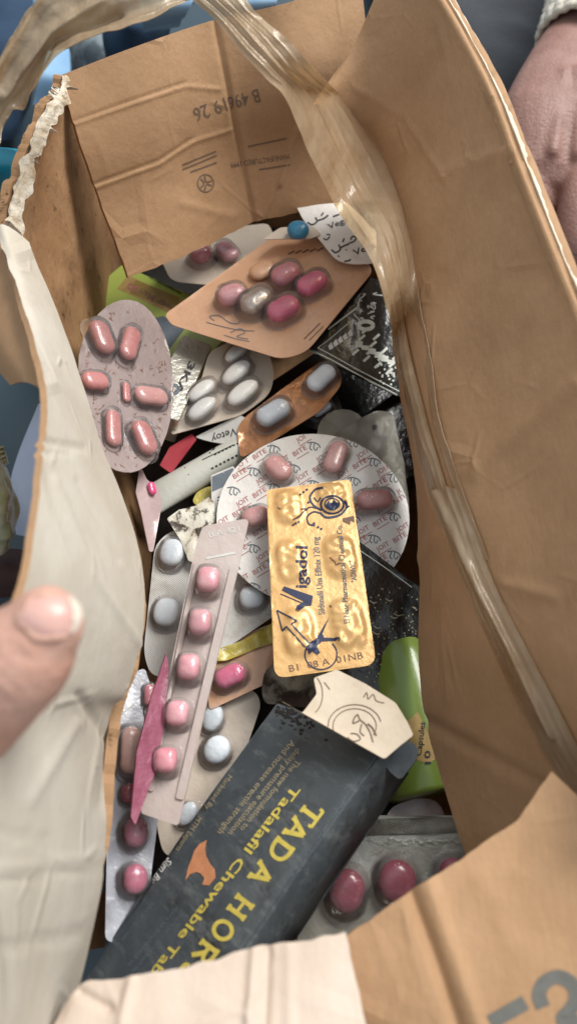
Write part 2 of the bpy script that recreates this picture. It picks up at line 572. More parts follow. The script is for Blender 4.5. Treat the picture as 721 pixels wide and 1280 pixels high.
class Pack:
    def __init__(s, name, fr, label, cat, group=None, h=None):
        s.f, s.h = fr, h or bend()
        s.o = empty(name, fr.M, label, cat, group)
        s.t = .0004

    def back(s, px, m, r=.003, t=.0005, res=.004, name='backing', zb=0., local=None):
        pts = local or [s.f.L(*p) for p in px]
        # keep counter-clockwise
        A = sum(pts[i - 1].cross(pts[i]) for i in range(len(pts)))
        if A < 0:
            pts = pts[::-1]
            if isinstance(r, (list, tuple)):
                r = list(r)[::-1]
        s.t = t
        V, F = plate_geo(rounded(pts, r), t, s.h, res, zb)
        s.back_o = meshobj(name, V, F, m, s.o)
        return s.back_o

    def pill(s, p0, p1, wpx, m, oval=False, hh=.58, pocket=True, lift=.0, pm=None, sq=1., name='pill', tall=None, tilt=0):
        a, b = s.f.L(*p0), s.f.L(*p1)
        c = (a + b) / 2
        d = b - a
        L = d.length
        ang = math.atan2(d.y, d.x)
        # width: perpendicular pixel offset in the plane
        mx, my = (p0[0] + p1[0]) / 2, (p0[1] + p1[1]) / 2
        q = Vector((p1[0] - p0[0], p1[1] - p0[1])).normalized()
        w0, w1 = s.f.L(mx - q.y * wpx / 2, my + q.x * wpx / 2), s.f.L(mx + q.y * wpx / 2, my - q.x * wpx / 2)
        nrm = Vector((-d.y, d.x)).normalized()
        Wd = abs((w1 - w0).dot(nrm))
        if Wd > L:
            L = Wd * 1.001
        Hh = Wd * hh
        o = stadium(L * .84, Wd * .84, 9, oval, sq)
        R = Wd * .42
        rings = []
        for k in range(11):
            ph = -math.pi / 2 + math.pi * k / 10
            rings.append((R * (1 - math.cos(ph) ** .75) if 0 < k < 10 else R * .93, Hh / 2 + Hh / 2 * math.sin(ph)))
        z = s.h(c.x, c.y) + s.t + .0002 + lift
        V, F = loft(o, rings, R=R if oval else None)
        po = meshobj(name, xf(V, c.x, c.y, z, ang), F, m, s.o)
        if pocket:
            o2 = stadium(L * 1.04, Wd * 1.04, 9, oval, sq)
            hp = Hh * 1.1 + .0003
            R2 = Wd * .52
            rg = [(-R2 * .2, .0001), (-R2 * .08, .0003), (0, hp * .25), (R2 * .07, hp * .6), (R2 * .22, hp * .88), (R2 * .42, hp * .98), (R2 * .8, hp)]
            V, F = loft(o2, rg, True, False)
            meshobj('pocket', xf(V, c.x, c.y, z, ang), F, pm or POCKET, s.o)
        return po


def bvh_of(o):
    bpy.context.view_layer.update()
    mw = o.matrix_world
    me = o.data
    return BVHTree.FromPolygons([mw @ v.co for v in me.vertices], [list(p.vertices) for p in me.polygons])


# ---- print: flat lettering and marks, in pixel coordinates of the photograph, laid onto the real surface
_glyph = {}


def text_geo(s, bold=0., shear=0., spacing=1.):
    key = (s, bold, shear, spacing)
    if key not in _glyph:
        cu = bpy.data.curves.new('glyphs', 'FONT')
        cu.body = s
        cu.size = 1.0
        cu.offset = bold
        cu.shear = shear
        cu.space_character = spacing
        cu.resolution_u = 2
        cu.fill_mode = 'FRONT'
        o = bpy.data.objects.new('glyphs', cu)
        COL.objects.link(o)
        dg = bpy.context.evaluated_depsgraph_get()
        me = bpy.data.meshes.new_from_object(o.evaluated_get(dg))
        V = [(v.co.x, v.co.y) for v in me.vertices]
        F = [list(p.vertices) for p in me.polygons]
        bpy.data.objects.remove(o)
        bpy.data.curves.remove(cu)
        bpy.data.meshes.remove(me)
        _glyph[key] = (V, F)
    return _glyph[key]


class Ink:
    def __init__(s):
        s.V, s.F = [], []

    def add(s, V, F):
        b = len(s.V)
        s.V += V
        s.F += [[i + b for i in f] for f in F]
        return s

    def text(s, st, a, b, hpx, up=None, bold=0., shear=0., spacing=1.):
        """text starting at pixel a, running to pixel b (stretched to end there), capital height hpx pixels"""
        V, F = text_geo(st, bold, shear, spacing)
        if not V:
            return s
        x0 = min(v[0] for v in V); x1 = max(v[0] for v in V)
        d = Vector((b[0] - a[0], b[1] - a[1]))
        u = up or Vector((d.y, -d.x)).normalized()
        u = Vector(u)
        k = hpx / .7
        return s.add([(a[0] + d.x * (v[0] - x0) / (x1 - x0) + u.x * v[1] * k, a[1] + d.y * (v[0] - x0) / (x1 - x0) + u.y * v[1] * k) for v in V], F)

    def poly(s, pts):
        P = [Vector(p) for p in pts]
        n = len(P)
        v, e, f, *_ = delaunay_2d_cdt(P, [(i, (i + 1) % n) for i in range(n)], [list(range(n))], 1, 1e-6)
        return s.add([tuple(p) for p in v], [list(q) for q in f])

    def stroke(s, pts, w, smooth=True):
        P = [Vector(p) for p in pts]
        if smooth and len(P) > 2:
            Q = []
            for i in range(len(P) - 1):
                p0, p1, p2, p3 = P[max(0, i - 1)], P[i], P[i + 1], P[min(len(P) - 1, i + 2)]
                for k in range(5):
                    t = k / 5
                    Q.append(.5 * ((2 * p1) + (p2 - p0) * t + (2 * p0 - 5 * p1 + 4 * p2 - p3) * t * t + (3 * p1 - p0 - 3 * p2 + p3) * t ** 3))
            Q.append(P[-1])
            P = Q
        V, F = [], []
        m = len(P)
        for i, p in enumerate(P):
            d = (P[min(m - 1, i + 1)] - P[max(0, i - 1)])
            if d.length < 1e-9:
                d = Vector((1, 0))
            d.normalize()
            ww = w if not isinstance(w, (tuple, list)) else w[0] + (w[1] - w[0]) * i / (m - 1)
            nn = Vector((-d.y, d.x)) * ww / 2
            V += [tuple(p + nn), tuple(p - nn)]
        for i in range(m - 1):
            F.append([2 * i, 2 * i + 1, 2 * i + 3, 2 * i + 2])
        return s.add(V, F)

    def ring(s, c, rx, ry, w, a0=0, a1=360, n=24):
        return s.stroke([(c[0] + rx * math.cos(math.radians(a0 + (a1 - a0) * i / n)), c[1] + ry * math.sin(math.radians(a0 + (a1 - a0) * i / n))) for i in range(n + 1)], w, False)

    def split(s, maxpx):
        for _ in range(3):
            V, F, cache = list(s.V), [], {}

            def mid(a, b):
                k = (min(a, b), max(a, b))
                if k not in cache:
                    cache[k] = len(V)
                    V.append(((V[a][0] + V[b][0]) / 2, (V[a][1] + V[b][1]) / 2))
                return cache[k]
            tris = []
            for f in s.F:
                for i in range(1, len(f) - 1):
                    tris.append((f[0], f[i], f[i + 1]))
            ch = False
            for a, b, c in tris:
                L = [math.dist(V[a], V[b]), math.dist(V[b], V[c]), math.dist(V[c], V[a])]
                if max(L) > maxpx:
                    ch = True
                    ab, bc, ca = mid(a, b), mid(b, c), mid(c, a)
                    F += [[a, ab, ca], [ab, b, bc], [ca, bc, c], [ab, bc, ca]]
                else:
                    F.append([a, b, c])
            s.V, s.F = V, F
            if not ch:
                break
        return s

    def lay(s, name, target, m, parent, lift=.00018, split=None, clipbvh=None):
        if split:
            s.split(split)
        bv = target if isinstance(target, BVHTree) else bvh_of(target)
        bpy.context.view_layer.update()
        inv = parent.matrix_world.inverted() if parent else Matrix()
        pts, ok = [], []
        for (x, y) in s.V:
            r = ray(x, y).normalized()
            loc, nn, i, dist = bv.ray_cast(CAM, r)
            if loc is None:
                pts.append((0, 0, 0)); ok.append(False)
            else:
                if nn.dot(r) > 0:
                    nn = -nn
                pts.append(inv @ (loc + nn * lift)); ok.append(True)
        F = [f for f in s.F if all(ok[i] for i in f)]
        used = sorted({i for f in F for i in f})
        rm = {u: k for k, u in enumerate(used)}
        if not F:
            print('INK MISSED', name)
            return None
        return meshobj(name, [pts[u] for u in used], [[rm[i] for i in f] for f in F], m, parent, smooth=False)


# ---- bent sheets from a control net
def catmull(P, t):
    n = len(P)
    x = t * (n - 1)
    i = min(int(x), n - 2)
    f = x - i
    p1, p2 = P[i], P[i + 1]
    p0 = P[i - 1] if i > 0 else p1 * 2 - p2
    p3 = P[i + 2] if i + 2 < n else p2 * 2 - p1
    return .5 * ((2 * p1) + (p2 - p0) * f + (2 * p0 - 5 * p1 + 4 * p2 - p3) * f * f + (3 * p1 - p0 - 3 * p2 + p3) * f ** 3)


def sheet(name, rows, nu, nv, t, m, parent, wob=.0008, ws=25., creases=(), jag=None, seed=0., fine=.0, fs=120., edge=None, pleats=()):
    """rows: list of rows of world points (v from first to last row, u along a row); closed slab of thickness t."""
    inv = parent.matrix_world.inverted() if parent else Matrix()
    G = [[None] * (nu + 1) for _ in range(nv + 1)]
    R = [[catmull(r, i / nu) for i in range(nu + 1)] for r in rows]
    for i in range(nu + 1):
        c = [r[i] for r in R]
        for j in range(nv + 1):
            G[j][i] = catmull(c, j / nv)
    if jag:   # jag: dict edge -> (amp m, scale)
        for e, (amp, sc_) in jag.items():
            for k in range((nu if e in 'tb' else nv) + 1):
                for dep in range(6):
                    fo = (1 - dep / 6)
                    if e == 't': j, i, j2, i2 = dep, k, dep + 1, k
                    if e == 'b': j, i, j2, i2 = nv - dep, k, nv - dep - 1, k
                    if e == 'l': j, i, j2, i2 = k, dep, k, dep + 1
                    if e == 'r': j, i, j2, i2 = k, nu - dep, k, nu - dep - 1
                    d = (G[j][i] - G[j2][i2])
                    d = d.normalized() if d.length > 0 else d
                    p = G[j][i]
                    q = noise.noise(p * sc_ + Vector((seed, 3, 1))) + .5 * noise.noise(p * sc_ * 2.7 + Vector((seed, 1, 7)))
                    G[j][i] = p + d * amp * q * fo
    def nrm(j, i):
        a = G[j][min(nu, i + 1)] - G[j][max(0, i - 1)]
        b = G[min(nv, j + 1)][i] - G[max(0, j - 1)][i]
        n = a.cross(b)
        n = n.normalized() if n.length > 1e-12 else Vector((0, 0, 1))
        return n if n.dot(CAM - G[j][i]) > 0 else -n
    T = [[None] * (nu + 1) for _ in range(nv + 1)]
    for j in range(nv + 1):
        for i in range(nu + 1):
            p = G[j][i]
            n = nrm(j, i)
            o = wob * (noise.noise(p * ws + Vector((seed, 0, 0))) + .5 * noise.noise(p * ws * 2.3 + Vector((seed, 5, 0))))
            if fine:
                o += fine * noise.noise(p * fs + Vector((seed, 9, 0)))
            if creases:
                q = px_of(p)
                for cr in creases:
                    pl, wd, dp = cr
                    dmin = 1e9
                    for k in range(len(pl) - 1):
                        ax, ay = pl[k]; bx, by = pl[k + 1]
                        dx, dy = bx - ax, by - ay
                        tt = max(0, min(1, ((q[0] - ax) * dx + (q[1] - ay) * dy) / (dx * dx + dy * dy)))
                        dmin = min(dmin, math.hypot(q[0] - ax - tt * dx, q[1] - ay - tt * dy))
                    if dmin < wd * 2.5:
                        o += dp * math.exp(-(dmin / wd) ** 2)
            for (f0, pw, pd) in pleats:
                fv = f0 + .07 * noise.noise(Vector((i / nu * 5 + seed, f0 * 9, 0)))
                o += pd * (.55 + .45 * noise.noise(Vector((i / nu * 11, f0 * 7 + seed, 3)))) * math.exp(-abs((j / nv - fv) / pw) ** 1.3)
            T[j][i] = (p + n * o, n)
    V = [inv @ T[j][i][0] for j in range(nv + 1) for i in range(nu + 1)]
    V += [inv @ (T[j][i][0] - T[j][i][1] * t) for j in range(nv + 1) for i in range(nu + 1)]
    n0 = (nu + 1) * (nv + 1)
    idx = lambda j, i: j * (nu + 1) + i
    # winding
    a, b, c = V[idx(0, 0)], V[idx(0, min(3, nu))], V[idx(min(3, nv), 0)]
    F = []
    flip = None
    mj, mi = nv // 2, nu // 2
    nn = (T[mj][mi + 1][0] - T[mj][mi][0]).cross(T[mj + 1][mi][0] - T[mj][mi][0])
    flip = nn.dot(T[mj][mi][1]) < 0
    def q(l):
        F.append(list(reversed(l)) if flip else l)
    for j in range(nv):
        for i in range(nu):
            q([idx(j, i), idx(j, i + 1), idx(j + 1, i + 1), idx(j + 1, i)])
            q([n0 + idx(j + 1, i), n0 + idx(j + 1, i + 1), n0 + idx(j, i + 1), n0 + idx(j, i)])
    bd = [idx(0, i) for i in range(nu + 1)] + [idx(j, nu) for j in range(1, nv + 1)] + [idx(nv, i) for i in range(nu - 1, -1, -1)] + [idx(j, 0) for j in range(nv - 1, 0, -1)]
    for k in range(len(bd)):
        x, y = bd[k], bd[(k + 1) % len(bd)]
        s = len(V)
        V += [V[x], V[y], V[n0 + y], V[n0 + x]]
        q([s + 1, s, s + 3, s + 2])
    ob = meshobj(name, V, F, m, parent)
    if edge:
        ob.data.materials.append(edge)
        n_e = len(bd)
        if len(ob.data.polygons) == len(F):
            for k in range(len(F) - n_e, len(F)):
                ob.data.polygons[k].material_index = 1
    return ob


def PZ(l):
    return [U(*p) for p in l]


def midrow(a, b, f, lift=0.):
    return [p * (1 - f) + q * f + Vector((0, 0, lift)) for p, q in zip(a, b)]


# ================================================================== the setting
GROUND = mat("dark_slate_surface", (.028, .052, .07, 1), (.04, .066, .085, 1), ns=6, rough=.3, bump=.3, bs=40, dirt=(.12, .16, .19, 1), ds=30, dlo=.66, dhi=.72, damt=.35)
g = bpy.data.meshes.new('ground')
gb = bmesh.new()
bmesh.ops.create_grid(gb, x_segments=24, y_segments=24, size=8)
for v in gb.verts:
    v.co.z = -.003
gb.to_mesh(g); gb.free()
g.materials.append(GROUND)
go = bpy.data.objects.new('ground', g)
COL.objects.link(go)
props(go, kind='structure')

# ================================================================== the box
BOX = empty('cardboard_box', Matrix.Translation((0, .15, 0)), 'large open brown cardboard box with torn flaps and loose packing tape, full of medicine packs', 'box')
bpy.context.view_layer.update()

# floor and hidden walls
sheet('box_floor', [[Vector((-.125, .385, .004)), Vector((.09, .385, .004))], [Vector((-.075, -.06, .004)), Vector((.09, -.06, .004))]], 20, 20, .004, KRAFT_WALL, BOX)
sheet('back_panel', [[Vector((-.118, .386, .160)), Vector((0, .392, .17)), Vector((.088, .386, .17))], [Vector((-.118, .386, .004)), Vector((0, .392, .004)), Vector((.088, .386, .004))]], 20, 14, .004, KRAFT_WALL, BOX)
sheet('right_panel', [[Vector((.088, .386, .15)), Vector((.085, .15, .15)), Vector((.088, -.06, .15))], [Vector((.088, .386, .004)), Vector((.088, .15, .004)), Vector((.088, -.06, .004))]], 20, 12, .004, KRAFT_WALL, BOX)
sheet('front_panel', [[Vector((-.07, -.06, .178)), Vector((.01, -.062, .178)), Vector((.088, -.06, .178))], [Vector((-.07, -.06, .004)), Vector((.01, -.062, .004)), Vector((.088, -.06, .004))]], 20, 12, .004, KRAFT, BOX)

# left panel
rim = PZ([(78, 96, .212), (62, 130, .212), (42, 170, .212), (24, 215, .21), (10, 268, .207), (28, 335, .196), (66, 425, .180), (112, 560, .166), (156, 685, .158), (166, 800, .154), (140, 900, .154), (120, 1050, .154), (82, 1225, .154)])
shift = [.022 * min(1, max(0, (.15 - p.y) / .06)) for p in rim]
low = [Vector((-.118 + .052 * min(1, max(0, (.385 - p.y) / .22)) - s_, p.y, .004)) for p, s_ in zip(rim, shift)]
low[0].y = .385
mid1 = [p * .55 + q * .45 + Vector((-.004 - s_ * .7, 0, 0)) for p, q, s_ in zip(rim, low, shift)]
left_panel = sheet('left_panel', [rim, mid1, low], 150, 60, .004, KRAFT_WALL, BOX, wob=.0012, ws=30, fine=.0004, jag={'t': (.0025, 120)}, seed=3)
# the torn rim of the left panel: pulpy white ragged edge
tornpts = [(80, 94, .214), (66, 122, .214), (46, 160, .214), (30, 200, .212), (14, 250, .21), (8, 276, .209)]
ta = PZ(tornpts)
tb = [p + Vector((.0038, -.0015, -.0045)) for p in ta]
tm = [(p + q) / 2 + Vector((0, 0, .002)) for p, q in zip(ta, tb)]
sheet('torn_edge', [ta, tm, tb], 120, 14, .003, TORN, BOX, wob=.0009, ws=90, fine=.0010, fs=320, jag={'t': (.002, 110), 'b': (.0042, 75)}, seed=8)

# left flap, folded outwards and lit
lo_ = PZ([(-6, 286, .214), (36, 400, .224), (60, 500, .234), (52, 600, .243), (40, 700, .250), (8, 820, .256), (-24, 950, .260), (-44, 1100, .263), (-60, 1310, .266)])
lf_ = PZ([(36, 302, .207), (84, 420, .188), (130, 560, .174), (168, 665, .168), (181, 765, .164), (160, 862, .164), (137, 905, .164), (129, 1100, .164), (84, 1300, .164)])
lm1 = midrow(lo_, lf_, .33, .004)
lm2 = midrow(lo_, lf_, .7, .003)
sheet('left_flap', [lo_, lm1, lm2, lf_], 180, 70, .0022, PALE, BOX, wob=.0006, ws=22, fine=.0002, fs=90, seed=5, edge=KRAFT,
      creases=[([(50, 552), (108, 560)], 3, -.0011), ([(50, 566), (90, 567)], 2.5, -.0008), ([(0, 1090), (130, 1072)], 5, .0010), ([(0, 1098), (130, 1080)], 5, -.0008), ([(70, 600), (120, 720), (178, 810)], 5, .0007),
               ([(100, 600), (150, 700)], 4, -.0006), ([(100, 870), (140, 930), (128, 1010)], 6, -.0012), ([(0, 1185), (100, 1168)], 5, -.0010), ([(0, 1040), (60, 1050)], 4, -.0006), ([(95, 905), (40, 1000)], 7, .0008)],
      jag={'t': (.0007, 120), 'b': (.0006, 70)})
of_a = PZ([(-3, 291, .207), (34, 402, .2155), (58, 488, .2235)])
of_b = PZ([(-60, 330, .190), (-30, 420, .195), (14, 481, .205)])
sheet('outer_flap', [of_a, midrow(of_a, of_b, .5, .003), of_b], 40, 30, .0035, KRAFT, BOX, wob=.001, seed=6)

# back flap, folded in and hanging over the contents
bf = [PZ([(76, 94, .212), (170, 58, .212), (270, 24, .210), (360, 3, .215), (450, -30, .216)]),
      PZ([(100, 180, .190), (190, 150, .187), (287, 122, .183), (375, 100, .190), (460, 70, .190)]),
      PZ([(130, 262, .162), (215, 235, .158), (303, 205, .152), (385, 175, .158), (465, 160, .160)]),
      PZ([(161, 347, .134), (240, 316, .131), (318, 278, .125), (385, 264, .128), (470, 250, .130)])]
back_flap = sheet('back_flap', bf, 150, 110, .0035, KRAFT, BOX, wob=.0012, ws=18, fine=.0002, fs=110, seed=1,
                  creases=[([(268, 20), (285, 110), (300, 190), (318, 280)], 3.2, -.0019),
                           ([(85, 158), (160, 132), (230, 108), (275, 112)], 2.2, .0006), ([(88, 154), (160, 128), (230, 104)], 2.2, -.0006),
                           ([(115, 236), (200, 205), (240, 178), (290, 162)], 2.2, .0006), ([(115, 232), (200, 201), (240, 174)], 2.2, -.0006),
                           ([(240, 178), (232, 205)], 2.5, .0004), ([(350, 230), (372, 160)], 3.5, .0012), ([(290, 270), (230, 255)], 6, .0005)],
                  jag={'b': (.0008, 90), 'l': (.0006, 90)})

# right flap: wall leaning inwards, folded outwards above the tape
r_in = PZ([(400, 130, .196), (456, 215, .150), (478, 330, .130), (492, 430, .127), (505, 520, .125), (520, 610, .123), (523, 720, .121), (521, 800, .121), (529, 890, .121), (550, 970, .123), (592, 1090, .125)])
r_mid = PZ([(440, 60, .205), (482, 190, .178), (496, 330, .166), (512, 430, .165), (530, 520, .165), (550, 610, .165), (578, 700, .165), (606, 790, .165), (650, 870, .166), (700, 945, .168), (760, 1030, .170)])
r_out = PZ([(500, -80, .24), (546, -5, .236), (606, 105, .233), (645, 205, .232), (684, 305, .231), (724, 405, .229), (765, 520, .229), (800, 640, .229), (830, 760, .229), (850, 900, .230), (860, 1000, .23)])
r_m2 = midrow(r_mid, r_out, .5, -.002)
r_m3 = midrow(r_mid, r_out, .92, -.001)
r_end = [p + Vector((.0022, .001, -.0002)) for p in r_out]
r_end2 = [p + Vector((.0032, .001, -.006)) for p in r_out]
right_flap = sheet('right_flap', [r_in, r_mid, r_m2, r_m3, r_out, r_end, r_end2], 170, 150, .0035, KRAFT, BOX, wob=.0014, ws=16, fine=.0002, fs=100, seed=2,
                   creases=[([(555, 218), (640, 185)], 5, .0008), ([(470, 60), (420, 110)], 5, .0007), ([(540, 60), (470, 130), (440, 175)], 7, .0008), ([(590, 590), (721, 480)], 10, .0012),
                            ([(520, 700), (545, 670)], 6, .0008), ([(530, 900), (600, 940), (680, 985)], 8, -.0014), ([(630, 730), (690, 745)], 6, .0012),
                            ([(560, 330), (640, 250)], 12, .0006), ([(500, 180), (560, 90)], 10, .0007), ([(440, 108), (506, 148), (530, 185), (556, 225)], 2.5, .0008)],
                   jag={'t': (.0008, 60)})

# pale outer edge of the right flap: strong light painted as colour
EDGEPALE = mat("lit_board_edge", (.74, .66, .53, 1), (.60, .49, .35, 1), ns=70, rough=.8, bump=.8, bs=400)
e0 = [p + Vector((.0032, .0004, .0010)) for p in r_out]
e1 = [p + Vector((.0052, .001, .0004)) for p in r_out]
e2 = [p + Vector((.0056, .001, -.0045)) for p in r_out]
sheet('lit_edge', [e0, e1, e2], 160, 8, .0008, EDGEPALE, BOX, wob=.0006, ws=40, fine=.0003, fs=300, seed=17)

# front flaps folded in
fc_a = PZ([(82, 1256, .189), (104, 1232, .191), (170, 1223, .193), (235, 1206, .193), (300, 1190, .193), (350, 1181, .193), (400, 1172, .193), (431, 1166, .192)])
fc_b = PZ([(50, 1330, .193), (90, 1330, .195), (170, 1330, .196), (235, 1330, .196), (300, 1330, .196), (350, 1330, .196), (410, 1330, .196), (470, 1330, .192)])
fc_c = PZ([(20, 1480, .190), (80, 1480, .19), (170, 1480, .19), (235, 1480, .19), (300, 1480, .19), (350, 1480, .19), (430, 1480, .19), (510, 1480, .19)])
sheet('front_left_flap', [fc_a, fc_b, fc_c], 150, 60, .0035, CREAM, BOX, wob=.0011, ws=34, fine=.0003, fs=120, seed=11,
      creases=[([(318, 1185), (310, 1290)], 6, .0014), ([(335, 1185), (330, 1290)], 6, -.0014), ([(165, 1225), (150, 1290)], 7, .0012), ([(100, 1240), (135, 1260)], 6, -.0014), ([(360, 1180), (362, 1290)], 8, .0006)],
      jag={'t': (.0012, 90), 'r': (.0006, 90), 'l': (.001, 90)})
fb_a = PZ([(428, 1174, .187), (470, 1143, .188), (515, 1113, .190), (560, 1083, .190), (600, 1056, .190), (650, 1019, .190), (689, 965, .191)])
fb_b = PZ([(470, 1330, .186), (520, 1290, .189), (575, 1270, .191), (630, 1240, .192), (690, 1200, .192), (745, 1130, .192), (780, 1050, .192)])
fb_c = PZ([(520, 1500, .183), (580, 1480, .186), (650, 1460, .188), (720, 1430, .188), (800, 1380, .188), (860, 1280, .188), (880, 1150, .188)])
front_right = sheet('front_right_flap', [fb_a, fb_b, fb_c], 130, 90, .0035, KRAFT, BOX, wob=.001, ws=22, fine=.0002, fs=110, seed=13,
                    creases=[([(512, 1110), (545, 1200), (575, 1290)], 8, -.0022), ([(535, 1105), (565, 1190), (600, 1290)], 10, .0012), ([(600, 1100), (640, 1180)], 18, .0007)],
                    jag={'t': (.0006, 90), 'l': (.001, 120)})

# tape lying along the fold of the right flap
rb = bvh_of(right_flap)


def on(bv, px, py, lift):
    r = ray(px, py).normalized()
    loc, nn, i, dd = bv.ray_cast(CAM, r)
    if loc is None:
        return D(px, py, .3)
    if nn.dot(r) > 0:
        nn = -nn
    return loc + nn * lift


# packing tape
tp_o = PZ([(-40, 260, .232), (-8, 130, .245), (26, 48, .254), (64, 0, .260), (120, -38, .264), (190, -58, .266), (260, -50, .264)])
tp_i = PZ([(-20, 300, .226), (4, 158, .236), (44, 108, .246), (76, 66, .253), (126, 43, .257), (188, 22, .258), (246, -4, .256)])
tq1 = midrow(tp_o, tp_i, .38, .009)
tq2 = midrow(tp_o, tp_i, .72, -.001)
sheet('tape_band', [tp_o, tq1, tq2, tp_i], 110, 60, .0003, TAPE, BOX, pleats=[(.12, .03, .0009), (.24, .025, -.0008), (.36, .03, .0013), (.48, .03, -.0010), (.58, .025, .0010), (.7, .03, -.0007), (.82, .03, .0009)], wob=.0014, ws=40, fine=.0006, fs=150, seed=21, creases=[([(0, 120), (60, 40), (130, 0)], 5, .003), ([(20, 130), (70, 50), (150, 15)], 4, -.003)])
t2l = PZ([(200, -40, .262), (236, -4, .258), (270, 26, .252), (300, 64, .246), (330, 96, .240), (360, 128, .230), (388, 195, .208), (424, 266, .182)])
t2r = PZ([(262, -60, .262), (305, -4, .256), (326, 22, .251), (360, 50, .247)])
t2r += [on(rb, x, y, .0013) for x, y in ((392, 86), (426, 122), (458, 160), (486, 208), (506, 262), (518, 322), (528, 385), (540, 450), (553, 530), (582, 620), (612, 700))]
t2l += [on(rb, x, y, .0014) for x, y in ((464, 325), (484, 385), (497, 430), (508, 490), (520, 550), (540, 625), (566, 690))]
t2a = midrow(t2l, t2r, .3, .0018)
t2b = midrow(t2l, t2r, .62, .0006)
sheet('tape_band', [t2l, t2a, t2b, t2r], 200, 64, .0003, TAPE, BOX, pleats=[(.12, .03, .0009), (.24, .025, -.0008), (.36, .03, .0013), (.48, .03, -.0010), (.58, .025, .0010), (.7, .03, -.0007), (.82, .03, .0009)], wob=.0005, ws=42, fine=.0003, fs=160, seed=24,
      )
def tape_on(l, r, lifts, name, seed, cr=()):
    def fine_row(pts):
        return [catmull([Vector((p[0], p[1], 0)) for p in pts], k / 24) for k in range(25)]
    L, R = fine_row(l), fine_row(r)
    rows = []
    for k, lf in enumerate(lifts):
        f = k / (len(lifts) - 1)
        rows.append([on(rb, a.x * (1 - f) + b.x * f, a.y * (1 - f) + b.y * f, .0012 + (lf - .0012) * min(1, (q_ + .0) / 9, (24 - q_) / 5)) for q_, (a, b) in enumerate(zip(L, R))])
    return sheet(name, rows, 130, 40, .0003, TAPE, BOX, pleats=[(.2, .05, .0005), (.45, .05, -.0006), (.62, .05, .0007), (.85, .05, .0004)], wob=.0004, ws=50, fine=.0002, fs=150, seed=seed, creases=cr)


tape_on([(486, 362), (498, 440), (517, 530), (540, 622)], [(500, 360), (514, 436), (536, 526), (562, 616)], (.0012, .0026, .0030, .0012), 'tape_strip', 35)
tape_on([(536, 600), (552, 650), (585, 735), (625, 830), (672, 920), (716, 1000)], [(574, 612), (590, 650), (622, 735), (665, 820), (712, 908), (760, 1000)],
        (.0012, .0022, .0034, .0022, .0010), 'tape_strip', 33, [([(545, 615), (600, 740), (690, 920)], 4, .002)])

# print on the board
bb = bvh_of(back_flap)
ik = Ink()
ik.text("B 496", (322, 111), (283, 121), 17, bold=.006)
ik.text("19 26", (280, 122), (240, 136), 17, bold=.006)
for a, b in (((228, 206), (270, 189)), ((228, 212), (271, 194)), ((238, 215), (271, 203)), ((310, 183), (358, 173)), ((324, 212), (362, 206))):
    ik.stroke([a, b], 1.8, False)
ik.text("MANUFACTURED 1999", (361, 192), (288, 203), 7)
ik.ring((257, 229), 10, 11, 1.6)
for a in range(3):
    q = math.radians(a * 120 + 20)
    ik.stroke([(257 + 8 * math.cos(q), 229 + 9 * math.sin(q)), (257 + 2 * math.cos(q + .6), 229 + 2 * math.sin(q + .6)), (257 + 8 * math.cos(q + 1.4), 229 + 9 * math.sin(q + 1.4))], 2)
ik.lay('printing', bb, I_GREY, BOX, split=8)
fbv = bvh_of(front_right)
ik = Ink()
ik.stroke([(612, 1278), (656, 1253)], 19, False)
ik.stroke([(678, 1259), (673, 1243), (680, 1228), (697, 1221), (714, 1230), (719, 1247), (712, 1262), (702, 1274), (722, 1278), (740, 1290)], 18)
ik.lay('printing', fbv, I_SLATE, BOX, split=8)


# ================================================================== the packs in the box
G = 'medicine packs piled in the box'


def fr(o, z, xd, sx=0., sy=0.):
    return Frame(o, z, xd, sx, sy)


# dark fillers added deep in the pile so the gaps read as black shade
def carton(name, c, z, xd, L, Wd, T, m, label, cat, sx=0., sy=0., bev=.0012):
    f = fr(c, z, xd, sx, sy)
    o = empty(name, f.M, label, cat, G)
    pts = rounded([Vector((-L / 2, -Wd / 2)), Vector((L / 2, -Wd / 2)), Vector((L / 2, Wd / 2)), Vector((-L / 2, Wd / 2))], .0015, 3)
    V, F = plate_geo(pts, T, bend(.0, .0, 0, .0005, 50, c[0]), .008, -T)
    b = meshobj('carton', V, F, m, o)
    return f, o, b


carton('gap_filler', (300, 600), .062, (420, 560), .12, .09, .03, DARKPK, 'added dark filler lying deepest in the box below the round pack', 'carton', .1, .05)
carton('gap_filler', (440, 560), .066, (520, 520), .10, .06, .03, BLACKPK, 'added black glossy filler darkening the gap beside the right flap', 'carton', -.1, .1)
carton('gap_filler', (260, 980), .060, (300, 860), .11, .08, .03, DARKPK, 'added dark filler hidden under the large black box', 'carton', .05, .0)
carton('gap_filler', (470, 900), .055, (520, 800), .10, .06, .03, BLACKPK, 'added black filler under the green bottle', 'carton')
carton('gap_filler', (425, 478), .078, (480, 440), .085, .05, .03, BLACKPK, 'added black filler darkening the gap between the brown copper pack and the white printed packet', 'carton')
carton('gap_filler', (250, 350), .066, (330, 330), .13, .06, .03, DARKPK, 'added dark filler deepening the shade under the back flap', 'carton')

# --- pink pill pack under the back flap
p = Pack('blister_pack', fr((265, 330), .106, (300, 318), 0, -.1), 'beige pack with two dusty pink pills half under the back flap', 'blister pack', G)
p.back([(200, 322), (214, 352), (262, 357), (305, 352), (345, 300), (335, 280), (240, 290)], BEIGEFOIL, [.003, .006, .004, .004, .004, .004, .004])
p.pill((238, 324), (266, 328), 22, ROSE)
p.pill((274, 312), (296, 334), 23, ROSEPALE)

